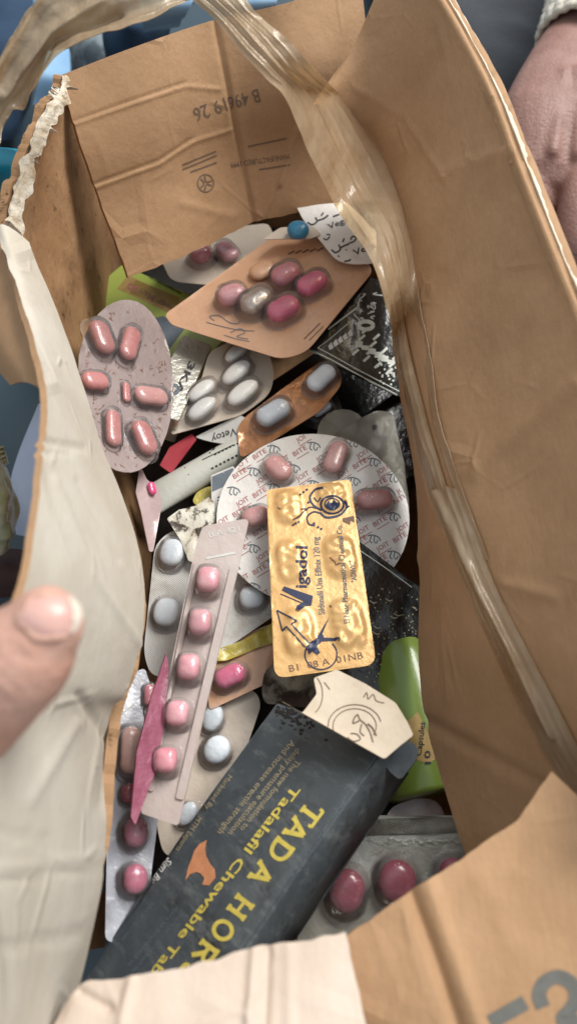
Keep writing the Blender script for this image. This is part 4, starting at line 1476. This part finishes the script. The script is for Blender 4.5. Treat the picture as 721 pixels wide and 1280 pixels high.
def wall(a, b, name, m, z1=-.0003, n=24, out=.0):
    V, F = [], []
    d = (b - a).normalized(); nn = Vector((d.y, -d.x))
    for k in range(n + 1):
        q = a + (b - a) * k / n
        for (zz, off) in ((z1, .0), (z1 - .0012, .0010), (z1 - TT * .5, .0016 + .0004 * noise.noise(Vector((q.x * 60, q.y * 60, 0)))), (z1 - TT, .0)):
            e = q + nn * off
            V.append((e.x, e.y, zz + hb(q.x, q.y)))
        for (zz, off) in ((z1 - TT, -.0008), (z1 - .0012, -.0008)):
            e = q + nn * off
            V.append((e.x, e.y, zz + hb(q.x, q.y)))
    for k in range(n):
        for j in range(6):
            j2 = (j + 1) % 6
            F.append([k * 6 + j, k * 6 + j2, (k + 1) * 6 + j2, (k + 1) * 6 + j])
    F.append(list(range(6))); F.append([n * 6 + j for j in range(6)][::-1])
    return meshobj(name, V, F, m, o)


def outward(a, b):
    # order so that (d.y,-d.x) points away from the centre
    c = (tl + tr + bl_ + br_) / 4
    d = b - a
    n = Vector((d.y, -d.x))
    return (a, b) if n.dot((a + b) / 2 - c) > 0 else (b, a)


wr = wall(*outward(tr, br_), 'carton_side', NAVYBOX)
wall(*outward(tl, bl_), 'carton_side', NAVYBOX)
V, F = plate_geo(pts, .001, hb, .01, -TT)
meshobj('carton_back', V, F, NAVYBOX, o)
bt = bvh_of(topf)
UPV = Vector((.80, .60))


def line(ik, s, a, b, h, **k):
    return ik.text(s, a, b, h, up=UPV, **k)


# serif capitals drawn from strokes: unit box 0..1 wide, 0..1 high
GL = {'T': [[(0, .93), (1, .93)], [(.5, .93), (.5, 0)], [(.03, .93), (.03, .74)], [(.97, .93), (.97, .74)], [(.3, .04), (.7, .04)]],
      'A': [[(.08, .0), (.5, .95)], [(.5, .95), (.92, 0)], [(.25, .33), (.75, .33)], [(-.05, .04), (.25, .04)], [(.72, .04), (1.05, .04)]],
      'D': [[(.15, 0), (.15, 1)], [(0, .05), (.5, .05), (.82, .2), (.93, .5), (.82, .8), (.5, .95), (0, .95)]],
      'H': [[(.16, 0), (.16, 1)], [(.84, 0), (.84, 1)], [(.16, .5), (.84, .5)], [(0, .04), (.34, .04)], [(0, .96), (.34, .96)], [(.66, .04), (1, .04)], [(.66, .96), (1, .96)]],
      'O': [[(.5 + .42 * math.cos(a * math.pi / 12), .5 + .46 * math.sin(a * math.pi / 12)) for a in range(25)]],
      'R': [[(.15, 0), (.15, 1)], [(0, .95), (.55, .95), (.82, .82), (.82, .62), (.55, .5), (.15, .5)], [(.5, .5), (.98, .02)], [(0, .04), (.36, .04)]],
      'S': [[(.85, .8), (.6, .96), (.25, .9), (.15, .7), (.4, .54), (.75, .42), (.85, .22), (.6, .04), (.2, .06), (.1, .25)]],
      'E': [[(.15, 0), (.15, 1)], [(0, .95), (.9, .95), (.9, .78)], [(.15, .5), (.7, .5)], [(0, .05), (.95, .05), (.95, .24)]]}
ik = Ink()
dirv = Vector((-.597, .80))
cen = [('T', 388, 1018), ('A', 371, 1038), ('D', 351, 1063), ('A', 328, 1093), ('H', 301, 1134), ('O', 279, 1163), ('R', 257, 1191), ('S', 236, 1219), ('E', 216, 1246)]
for ch, cx_, cy_ in cen:
    ex_ = dirv * 26
    ey_ = UPV.normalized() * 25
    og = Vector((cx_, cy_)) - ex_ / 2 - ey_ / 2
    for st in GL[ch]:
        P = [tuple(og + ex_ * x + ey_ * y) for x, y in st]
        ik.stroke(P, 5.2 if len(st) > 2 else (6.2 if abs(st[0][0] - st[1][0]) < .5 and abs(st[0][1] - st[1][1]) > .3 else 4.0), len(st) > 2)
ik.lay('lettering', bt, I_YEL, o, .0002, split=14)
ik = Ink()
line(ik, "Tadalafil Chewable Tablets", (367, 981), (161, 1250), 11.5, bold=.018)
ik.lay('lettering', bt, I_YEL, o, .0002, split=14)
ik = Ink()
line(ik, "The new formulation to", (371, 949), (300, 1036), 7.5, bold=.006)
line(ik, "delay premature ejaculation", (371, 935), (285, 1041), 7.5, bold=.006)
line(ik, "And increase erectile strength", (364, 925), (272, 1040), 7.5, bold=.006)
line(ik, "Marketed By", (286, 968), (256, 1010), 6.5)
line(ik, "MTM Exports", (248, 1020), (220, 1062), 6.5)
ik.lay('lettering', bt, I_TAN, o, .0002)
ik = Ink()
line(ik, "Sign By", (211, 1072), (188, 1102), 8, shear=.3, bold=.012)
for i, (a, b_) in enumerate((((220, 1134), (160, 1206)), ((226, 1142), (165, 1214)), ((190, 1128), (145, 1182)))):
    line(ik, "mikro lab india ltd batch no", a, b_, 5)
ik.lay('lettering', bt, I_PALE if False else I_STEEL, o, .0002)
ik = Ink()
line(ik, "Sign By", (211, 1072), (188, 1102), 8, shear=.3, bold=.012)
ik.lay('lettering', bt, I_PALE, o, .00035)
ik = Ink()
ik.poly([(259, 1050), (250, 1055), (243, 1064), (240, 1074), (236, 1083), (232, 1101), (238, 1093), (246, 1090), (251, 1092), (256, 1098), (253, 1106), (262, 1107), (270, 1097), (269, 1087), (263, 1080), (258, 1070), (257, 1060)])
ik.lay('horse_emblem', bt, I_ORANGE, o, .0002, split=8)
# black grime smeared at the opened end
ik = Ink()
for i in range(60):
    x, y = 346 + abs(rr.gauss(0, 26)), 880 + abs(rr.gauss(0, 13)) + 0
    y += (x - 346) * .30
    s_ = rr.uniform(.6, 3.2)
    ik.poly([(x + s_ * rr.uniform(.6, 1.6) * math.cos(a * .785), y + s_ * rr.uniform(.5, 1.2) * math.sin(a * .785)) for a in range(8)])
props(ik.lay('grime', bt, mat('black_grime', (.012, .010, .008, 1), rough=.8), o, .00012), kind='stuff')
# rubbed corners of the carton
ik = Ink()
for (c0, c1) in (((480, 932), (264, 1238)), ((345, 882), (100, 1220)), ((347, 881), (478, 929))):
    for i in range(34):
        t = rr.random()
        L = rr.uniform(.004, .03)
        w = rr.uniform(.4, 1.4)
        a = Vector(c0).lerp(Vector(c1), t); b2 = Vector(c0).lerp(Vector(c1), min(1, t + L))
        o_ = Vector((-.6, .3)) * rr.uniform(.5, 2.2)
        ik.stroke([a + o_, (a + b2) / 2 + o_ * rr.uniform(.6, 1.4), b2 + o_], w, False)
props(ik.lay('rubbed_edge', bt, I_STEEL, o, .0001), kind='stuff')
# torn end: cream inner flap with horse print, dark tucked corner
FF = fr((440, 895), .147, (500, 905), .05, -.25)
q = [(352, 880), (378, 893), (396, 870), (392, 851), (421, 840), (455, 856), (494, 880), (508, 903), (516, 922), (500, 934), (480, 952)]
loc_ = [FF.L(*a) for a in q]
if sum(loc_[i - 1].cross(loc_[i]) for i in range(len(loc_))) < 0:
    loc_ = loc_[::-1]
V, F = plate_geo(rounded(loc_, .001), .0006, bend(3, 3, -2, .0008, 80, 4), .003)
V = [tuple(o.matrix_world.inverted() @ (FF.M @ Vector(v))) for v in V]
fl = meshobj('torn_end_flap', V, F, CARTONIN, o)
ik = Ink()
ik.ring((443, 907), 33, 26, 1.2, 150, 350, 30).ring((443, 908), 27, 22, 1.1, 130, 390, 30).ring((385, 868), 18, 26, 1.1, -60, 60, 16)
ik.stroke([(447, 893), (450, 900), (456, 905), (462, 915), (466, 928)], 1.6).stroke([(447, 893), (443, 897), (441, 904), (445, 903), (449, 901)], 1.6).stroke([(452, 905), (450, 915), (455, 920)], 1.5).stroke([(438, 917), (446, 918), (450, 924), (442, 927), (434, 922)], 1.5)
ik.stroke([(459, 905), (465, 910), (470, 920)], 2.2).stroke([(454, 872), (458, 866), (460, 874), (466, 868), (470, 876), (480, 879)], 1.2)
ik.stroke([(405, 853), (412, 862)], 1.2)
ik.lay('lettering', fl, I_GREY, o, .0002)
FC = fr((505, 948), .140, (520, 935), .3, -.1)
q = [FC.L(*a) for a in ((476, 950), (486, 938), (500, 926), (515, 928), (524, 938), (519, 953), (500, 975), (488, 966))]
if sum(q[i - 1].cross(q[i]) for i in range(len(q))) < 0:
    q = q[::-1]
V, F = plate_geo(rounded(q, .0015), .001, bend(-8, -5, 0, .0008, 90), .002)
V = [tuple(o.matrix_world.inverted() @ (FC.M @ Vector(v))) for v in V]
meshobj('tucked_corner', V, F, NAVYBOX, o)

# ================================================================== hands
def skin(name, c1, c2, wr=1.0):
    return mat(name, c1, c2, ns=55, lo=.3, hi=.7, rough=.46, bump=.55 * wr, bs=520, bdetail=6, sss=.12, spec=.45,
               grime=(c1[0] * .72, c1[1] * .55, c1[2] * .52, 1), gs=45, glo=.5, ghi=.75, gamt=.55)


SKIN_N = skin('near_hand_skin', (.56, .30, .22, 1), (.62, .37, .29, 1))
SKIN_F = skin('far_hand_skin', (.22, .112, .088, 1), (.30, .165, .135, 1), 1.3)
NAIL = mat('nail', (.58, .31, .26, 1), (.63, .38, .33, 1), ns=40, rough=.38, coat=.2, bump=.1, sss=.1)
NAILTIP = mat('nail_tip', (.72, .62, .52, 1), rough=.3, coat=.4)


def tube(bm_, pts, radii, seg=18, flat=1.0, up=None):
    """closed tube with round ends appended to (V,F); flat<1 squeezes it along 'up'"""
    V, F = bm_
    P = [Vector(p) for p in pts]
    Q, R = [], []
    n = len(P)
    for i in range(n - 1):
        for k in range(6):
            t = (i + k / 6) / (n - 1)
            Q.append(catmull(P, t)); R.append(radii[i] + (radii[i + 1] - radii[i]) * k / 6)
    Q.append(P[-1]); R.append(radii[-1])
    rings = []
    d0, d1 = (Q[0] - Q[1]).normalized(), (Q[-1] - Q[-2]).normalized()
    for a in (80, 55, 30):
        rings.append((Q[0] + d0 * R[0] * math.sin(math.radians(a)), R[0] * math.cos(math.radians(a)), -d0))
    for i in range(len(Q)):
        d = (Q[min(len(Q) - 1, i + 1)] - Q[max(0, i - 1)]).normalized()
        rings.append((Q[i], R[i], d))
    for a in (30, 55, 80):
        rings.append((Q[-1] + d1 * R[-1] * math.sin(math.radians(a)), R[-1] * math.cos(math.radians(a)), d1))
    upv = up or Vector((.13, .2, .97))
    b0 = len(V)
    for c, r, d in rings:
        x = d.cross(upv).normalized()
        y = x.cross(d).normalized()
        for k in range(seg):
            t = 2 * math.pi * k / seg
            V.append(c + x * (r * math.cos(t)) + y * (r * flat * math.sin(t)))
    m = len(rings)
    for i in range(m - 1):
        for k in range(seg):
            F.append([b0 + i * seg + k, b0 + i * seg + (k + 1) % seg, b0 + (i + 1) * seg + (k + 1) % seg, b0 + (i + 1) * seg + k])
    F.append([b0 + k for k in range(seg)][::-1]); F.append([b0 + (m - 1) * seg + k for k in range(seg)])


def fuse(name, geo, m, parent, voxel, smooth=8):
    V, F = geo
    me = bpy.data.meshes.new(name)
    me.from_pydata([tuple(v) for v in V], [], F)
    bm = bmesh.new(); bm.from_mesh(me)
    bmesh.ops.recalc_face_normals(bm, faces=bm.faces)
    bm.to_mesh(me); bm.free()
    o = bpy.data.objects.new(name, me)
    COL.objects.link(o)
    md = o.modifiers.new('remesh', 'REMESH'); md.mode = 'VOXEL'; md.voxel_size = voxel
    ms = o.modifiers.new('smooth', 'SMOOTH'); ms.factor = .5; ms.iterations = smooth
    dg = bpy.context.evaluated_depsgraph_get()
    me2 = bpy.data.meshes.new_from_object(o.evaluated_get(dg))
    bpy.data.objects.remove(o)
    me2.name = name
    me2.materials.clear(); me2.materials.append(m)
    me2.polygons.foreach_set('use_smooth', [True] * len(me2.polygons))
    o = bpy.data.objects.new(name, me2)
    COL.objects.link(o)
    o.parent = parent
    return o


# ---- near hand: thumb over the left flap, fingers closed beneath it
NB = empty('person', Matrix.Identity(4), 'pale hand gripping the left flap with its thumb on top', 'person')
T_ = .158
geo = ([], [])
tube(geo, [D(-165, 965, .175), D(-70, 905, .168), D(-8, 850, .162), D(31, 815, .158), D(57, 782, .156)], [.0180, .0150, .0133, .0118, .0086], 22, .9)
# palm and wrist outside the frame
tube(geo, [D(-330, 1060, .20), D(-250, 1010, .19), D(-170, 960, .18)], [.030, .029, .020], 20, .75)
tube(geo, [D(-500, 1250, .22), D(-400, 1130, .21), D(-300, 1020, .205)], [.030, .028, .030], 20, .8)
# four fingers under the flap
for k, (ax_, ay_, L_) in enumerate(((-215, 800, 1.0), (-235, 880, 1.06), (-255, 960, 1.0), (-265, 1040, .82))):
    a = D(ax_ - 40, ay_ + 110, .21)
    b_ = a + Vector((.030 * L_, .012, -.004)); c = b_ + Vector((.024 * L_, .004, -.014)); d = c + Vector((.012 * L_, 0, -.016))
    tube(geo, [a, b_, c, d], [.0105, .0092, .0083, .0066], 14)
hand = fuse('hand', geo, SKIN_N, NB, .0011, 5)
for v in hand.data.vertices:
    if v.co.x < -.075 or v.co.z < .2:
        continue
    q = px_of(v.co)
    if -40 < q[0] < 120:
        o_ = .00018 * noise.noise(v.co * 420) + .00012 * noise.noise(v.co * 900)
        for (ax_, ay_, bx_, by_) in ((-6, 838, 34, 872), (4, 826, 46, 862), (-18, 852, 20, 886), (14, 808, 30, 822), (-30, 800, -8, 832), (-22, 790, 2, 822)):
            dx, dy = bx_ - ax_, by_ - ay_
            tt = max(0, min(1, ((q[0] - ax_) * dx + (q[1] - ay_) * dy) / (dx * dx + dy * dy)))
            dd_ = math.hypot(q[0] - ax_ - tt * dx, q[1] - ay_ - tt * dy)
            o_ -= .0004 * math.exp(-(dd_ / 2.6) ** 2)
        v.co += v.normal * o_
hb_ = bvh_of(hand)


def patch(bv, outline_fn, nu, nv, lift, thick, name, m, parent, dome=0.):
    G = []
    for j in range(nv + 1):
        row = []
        for i in range(nu + 1):
            x, y = outline_fn(i / nu, j / nv)
            u, v = i / nu, j / nv
            r_ = ray(x, y).normalized()
            loc, nn, _, _ = bv.ray_cast(CAM, r_)
            if loc is None or abs(nn.dot(r_)) < .25:
                loc, nn, _, _ = bv.find_nearest(D(x, y, .158))
            if nn.dot(r_) > .3:
                nn = -nn
            row.append(loc + nn * (lift + dome * (1 - (2 * v - 1) ** 2)))
        G.append(row)
    V = [p for r in G for p in r]
    n0 = len(V)
    V += [p - (CAM - p).normalized() * thick for p in V]
    ix = lambda j, i: j * (nu + 1) + i
    F = []
    for j in range(nv):
        for i in range(nu):
            F.append([ix(j, i), ix(j + 1, i), ix(j + 1, i + 1), ix(j, i + 1)])
            F.append([n0 + ix(j, i + 1), n0 + ix(j + 1, i + 1), n0 + ix(j + 1, i), n0 + ix(j, i)])
    bd = [ix(0, i) for i in range(nu + 1)] + [ix(j, nu) for j in range(1, nv + 1)] + [ix(nv, i) for i in range(nu - 1, -1, -1)] + [ix(j, 0) for j in range(nv - 1, 0, -1)]
    for k in range(len(bd)):
        a, b = bd[k], bd[(k + 1) % len(bd)]
        F.append([a, b, n0 + b, n0 + a])
    return meshobj(name, V, F, m, parent)


def nailf(u, v):
    # u along the nail from cuticle to tip, v across; a rounded shield
    c0, c1 = Vector((28, 774)), Vector((95, 768))
    d = c1 - c0
    nrm = Vector((-d.y, d.x)).normalized()
    w = 27 * (1 - max(0, (.30 - u) / .30) ** 2 * .55) * (1 - max(0, (u - .8) / .2) ** 2 * .18)
    bow = (1 - (2 * v - 1) ** 2)
    p = c0 + d * (u + (bow - .6) * .13 * (1 if u > .5 else -1) * abs(u - .5) * 2) + nrm * (v - .5) * 2 * w
    return p.x, p.y


patch(hb_, nailf, 22, 16, .0002, .0006, 'thumbnail', NAIL, NB, .0003)
patch(hb_, lambda u, v: nailf(.88 + .14 * u, .03 + .94 * v), 6, 16, .00045, .0005, 'nail_edge', NAILTIP, NB, .0003)
# skin fold round the nail
fold = [nailf(u, 0) for u in (.92, .75, .6, .45, .3, .18, .08, .0)] + [nailf(0, v) for v in (.2, .4, .6, .8)] + [nailf(u, 1) for u in (0, .08, .18, .3, .45, .6, .75, .92)]
geo = ([], [])
def onn(x, y):
    loc, nn, _, _ = hb_.ray_cast(CAM, ray(x, y).normalized())
    if loc is None:
        loc, nn, _, _ = hb_.find_nearest(D(x, y, .158))
    return loc - nn * .0003


tube(geo, [onn(x, y) for x, y in fold], [.0005] + [.0009] * (len(fold) - 2) + [.0005], 10)
meshobj('nail_fold', geo[0], geo[1], SKIN_N, NB)

# ---- far hand beyond the right flap
FB_ = empty('person', Matrix.Identity(4), 'reddish hand with a ribbed cream cuff resting beyond the right flap', 'person')
geo = ([], [])
zt = .47
tube(geo, [D(775, -60, .52), D(735, 40, .50), D(708, 95, .485), D(690, 150, .475), D(684, 195, .47)], [.030, .0265, .029, .034, .030], 22, .62)
tube(geo, [D(735, 90, .49), D(745, 170, .475), D(750, 215, .47)], [.030, .036, .030], 22, .62)
tube(geo, [D(660, 130, .485), D(646, 185, .475), D(655, 228, .466), D(676, 262, .470), D(684, 285, .49)], [.014, .0135, .0125, .0105, .008], 16)
tube(geo, [D(728, 205, .468), D(722, 262, .452), D(708, 312, .457), D(696, 348, .475)], [.0145, .0125, .0112, .0085], 16)
tube(geo, [D(766, 205, .468), D(764, 275, .452), D(750, 330, .458), D(738, 365, .48)], [.0145, .0128, .0115, .0088], 16)
tube(geo, [D(798, 205, .47), D(798, 270, .455), D(786, 322, .46), D(776, 350, .48)], [.014, .012, .011, .0085], 16)
tube(geo, [D(828, 200, .475), D(830, 250, .463), D(822, 290, .467), D(812, 318, .485)], [.012, .0105, .0095, .0075], 16)
# tendons and knuckles on the back of the hand
for a, b_, r in (((705, 90), (690, 190), .006), ((722, 85), (722, 195), .0065), ((745, 90), (755, 200), .0065)):
    p0, p1 = D(a[0], a[1], .462), D(b_[0], b_[1], .452)
    tube(geo, [p0, (p0 + p1) / 2 + Vector((0, 0, .001)), p1], [r * .45, r * .55, r * .7], 10)
hand2 = fuse('hand', geo, SKIN_F, FB_, .0016, 7)
CUFF = mat('ribbed_cream_knit', (.62, .57, .48, 1), (.54, .49, .40, 1), ns=120, rough=.85, bump=.6, bs=500, sheen=.3)
NAVYCLOTH = mat('dark_navy_cloth', (.009, .012, .019, 1), (.016, .018, .026, 1), ns=14, rough=.85, bump=.4, bs=200, sheen=.25)


def sleeve(path, rad, m, name, parent, ribs=26, amp=.0012, seg=104):
    V, F = [], []
    P = [catmull([Vector(p) for p in path], i / 40) for i in range(41)]
    for i, c in enumerate(P):
        d = (P[min(40, i + 1)] - P[max(0, i - 1)]).normalized()
        x = d.cross(Vector((0.1, .2, 1))).normalized(); y = x.cross(d)
        t = i / 40
        k0 = t * (len(rad) - 1); a = min(int(k0), len(rad) - 2)
        r = rad[a] + (rad[a + 1] - rad[a]) * (k0 - a)
        if i in (0,):
            r -= .0012
        for k in range(seg):
            th = 2 * math.pi * k / seg
            q = r + amp * math.sin(th * ribs) * .6 + .0008 * math.sin(t * 95)
            V.append(c + x * q * math.cos(th) + y * q * .82 * math.sin(th))
    for i in range(40):
        for k in range(seg):
            F.append([i * seg + k, i * seg + (k + 1) % seg, (i + 1) * seg + (k + 1) % seg, (i + 1) * seg + k])
    o = meshobj(name, V, F, m, parent)
    # turned-in hem
    s = o.modifiers.new('thickness', 'SOLIDIFY'); s.thickness = .003; s.offset = -1
    return o


sleeve([D(738, 62, .497), D(752, 30, .505), D(775, -30, .52), D(850, -200, .58)], [.0345, .037, .040, .048], CUFF, 'sleeve', FB_)
tr_ = [[U(x, y, z) for x, y, z in row] for row in (
    ((455, -160, .03), (600, -160, .06), (760, -160, .07), (960, -160, .03)),
    ((470, 20, .02), (590, 20, .06), (740, 20, .06), (960, 40, .03)),
    ((490, 190, .01), (600, 190, .04), (740, 180, .05), (960, 200, .02)),
    ((500, 330, .005), (600, 330, .02), (700, 320, .03), (960, 330, .01)))]
sheet('trousers', tr_, 60, 60, .004, NAVYCLOTH, FB_, wob=.006, ws=12, fine=.002, fs=40, seed=4)
CHECK = N('checked_cloth')
cp = CHECK.n('ShaderNodeBsdfPrincipled'); cp.inputs['Roughness'].default_value = .9
ck = CHECK.n('ShaderNodeTexChecker'); ck.inputs['Scale'].default_value = 95
ck.inputs[1].default_value = (.02, .03, .025, 1); ck.inputs[2].default_value = (.5, .5, .46, 1)
CHECK.l(CHECK.coord(), ck.inputs['Vector'])
CHECK.l(ck.outputs[0], cp.inputs['Base Color']); CHECK.l(cp.outputs[0], CHECK.out.inputs[0])
sh = sheet('checked_scarf', [[D(672, -40, .70), D(720, -40, .69), D(790, -40, .69)], [D(676, -5, .69), D(712, 6, .67), D(780, 10, .67)], [D(684, 8, .69), D(704, 22, .67), D(770, 40, .67)]], 24, 20, .003, CHECK.m, None, wob=.003, ws=40)
props(sh, 'black and white checked cloth hanging above the cream cuff', 'scarf')

# ================================================================== blurred things around the box
def cloth(name, rows, m, label, cat, seed, wob=.012, nu=50, nv=40, ws=14, group=None):
    o = sheet(name, rows, nu, nv, .004, m, None, wob=wob, ws=ws, fine=wob * .25, fs=50, seed=seed)
    return props(o, label, cat, group)


NAVY = mat('navy_blue_cloth', (.012, .035, .075, 1), (.02, .055, .105, 1), ns=20, rough=.8, bump=.4, bs=150)
SPECK = mat('speckled_grey_cloth', (.30, .35, .38, 1), (.12, .15, .17, 1), ns=60, lo=.42, hi=.58, rough=.85, bump=.4)
SKYB = mat('light_blue_cloth', (.20, .36, .55, 1), (.30, .46, .62, 1), ns=30, rough=.7)
TEAL = mat('teal_plastic', (.0, .20, .30, 1), (.01, .25, .35, 1), rough=.3, coat=.3)
MAROON = mat('maroon_cloth', (.05, .022, .02, 1), (.075, .035, .03, 1), ns=40, rough=.8)
LAV = mat('lavender_plastic_sheet', (.40, .44, .58, 1), (.46, .50, .62, 1), ns=25, rough=.35, coat=.3, bump=.3, bs=60)
cloth('navy_cloth', [[U(-200, -120, .05), U(20, -100, .10), U(90, -80, .12)], [U(-200, 60, .02), U(0, 60, .08), U(70, 40, .05)], [U(-200, 200, .0), U(-30, 180, .04), U(30, 160, .01)]], NAVY,
      'crumpled navy blue cloth behind the tape at top left', 'cloth', 3)
cloth('speckled_cloth', [[U(80, 10, .03), U(140, 0, .07), U(200, 0, .04)], [U(70, 60, .02), U(130, 50, .06), U(195, 40, .03)], [U(76, 115, .0), U(135, 105, .03), U(200, 90, .0)]], SPECK,
      'speckled grey cloth glimpsed between the tape and the back flap', 'cloth', 5)
cloth('navy_cloth', [[U(132, -10, .09), U(160, -20, .11), U(215, -10, .08)], [U(130, 40, .085), U(160, 30, .11), U(215, 30, .08)], [U(134, 80, .06), U(165, 70, .08), U(210, 70, .05)]], NAVY,
      'small dark navy cloth fold just above the back flap corner', 'cloth', 9, .006)
cloth('light_blue_cloth', [[U(50, -30, .13), U(100, -40, .14)], [U(40, 6, .12), U(70, 12, .12)], [U(44, 24, .10), U(62, 22, .1)]], SKYB, 'pale blue cloth patch behind the tape band', 'cloth', 12, .004, 20, 20)
cloth('light_blue_cloth', [[U(60, 62, .10), U(86, 58, .10)], [U(50, 90, .10), U(84, 95, .10)], [U(42, 130, .08), U(60, 130, .08)]], SKYB, 'pale blue cloth below the tape beside the torn rim', 'cloth', 14, .004, 20, 20)
cloth('light_blue_cloth', [[U(170, -30, .15), U(260, -30, .15)], [U(176, 16, .14), U(236, 12, .14)], [U(180, 40, .11), U(225, 34, .11)]], SKYB, 'pale blue cloth under the top stretch of tape', 'cloth', 15, .006, 20, 20)
cloth('light_blue_cloth', [[U(296, -30, .15), U(350, -40, .15)], [U(300, 10, .14), U(345, 8, .14)], [U(305, 24, .11), U(340, 20, .11)]], SKYB, 'pale blue cloth right of the tape above the back flap', 'cloth', 16, .006, 20, 20)
cloth('teal_plastic', [[U(-60, 176, .16), U(8, 186, .165), U(20, 190, .165)], [U(-60, 215, .15), U(6, 214, .155), U(22, 222, .155)], [U(-60, 240, .13), U(0, 236, .135), U(18, 240, .135)]], TEAL,
      'teal plastic piece left of the torn rim', 'plastic', 21, .002, 30, 20)
cloth('maroon_cloth', [[U(-80, 220, .10), U(14, 232, .10)], [U(-80, 270, .09), U(16, 262, .09)], [U(-80, 300, .05), U(10, 300, .05)]], MAROON, 'dark maroon cloth below the teal plastic', 'cloth', 22, .005, 20, 20)
cloth('maroon_cloth', [[U(-80, 696, .03), U(60, 690, .03)], [U(-80, 716, .05), U(60, 712, .05)], [U(-80, 742, .03), U(60, 740, .03)]], MAROON, 'dark maroon strip on the ground below the green bag', 'cloth', 25, .004, 30, 16)
cloth('plastic_sheet', [[U(48, 505, .06), U(66, 500, .06), U(90, 510, .06)], [U(22, 570, .05), U(48, 570, .055), U(90, 570, .06)], [U(14, 610, .04), U(45, 630, .05), U(90, 630, .06)], [U(20, 668, .03), U(40, 672, .04), U(90, 680, .05)]], LAV,
      'smooth lavender plastic sheet standing beside the left flap', 'plastic sheet', 31, .002, 40, 50)
GBAG = mat('olive_green_bag', (.62, .66, .36, 1), (.78, .80, .64, 1), ns=35, lo=.4, hi=.62, rough=.3, coat=.5, bump=.5, bs=130)
cloth('green_bag', [[U(-120, 540, .12), U(-20, 548, .12), U(-2, 572, .09)], [U(-120, 610, .13), U(-10, 600, .12), U(22, 618, .09)], [U(-120, 650, .11), U(0, 650, .11), U(20, 660, .08)], [U(-120, 700, .06), U(-10, 694, .06), U(8, 690, .05)]], GBAG,
      'crinkled olive green plastic bag at the left edge', 'plastic bag', 33, .0025, 60, 60, 60)
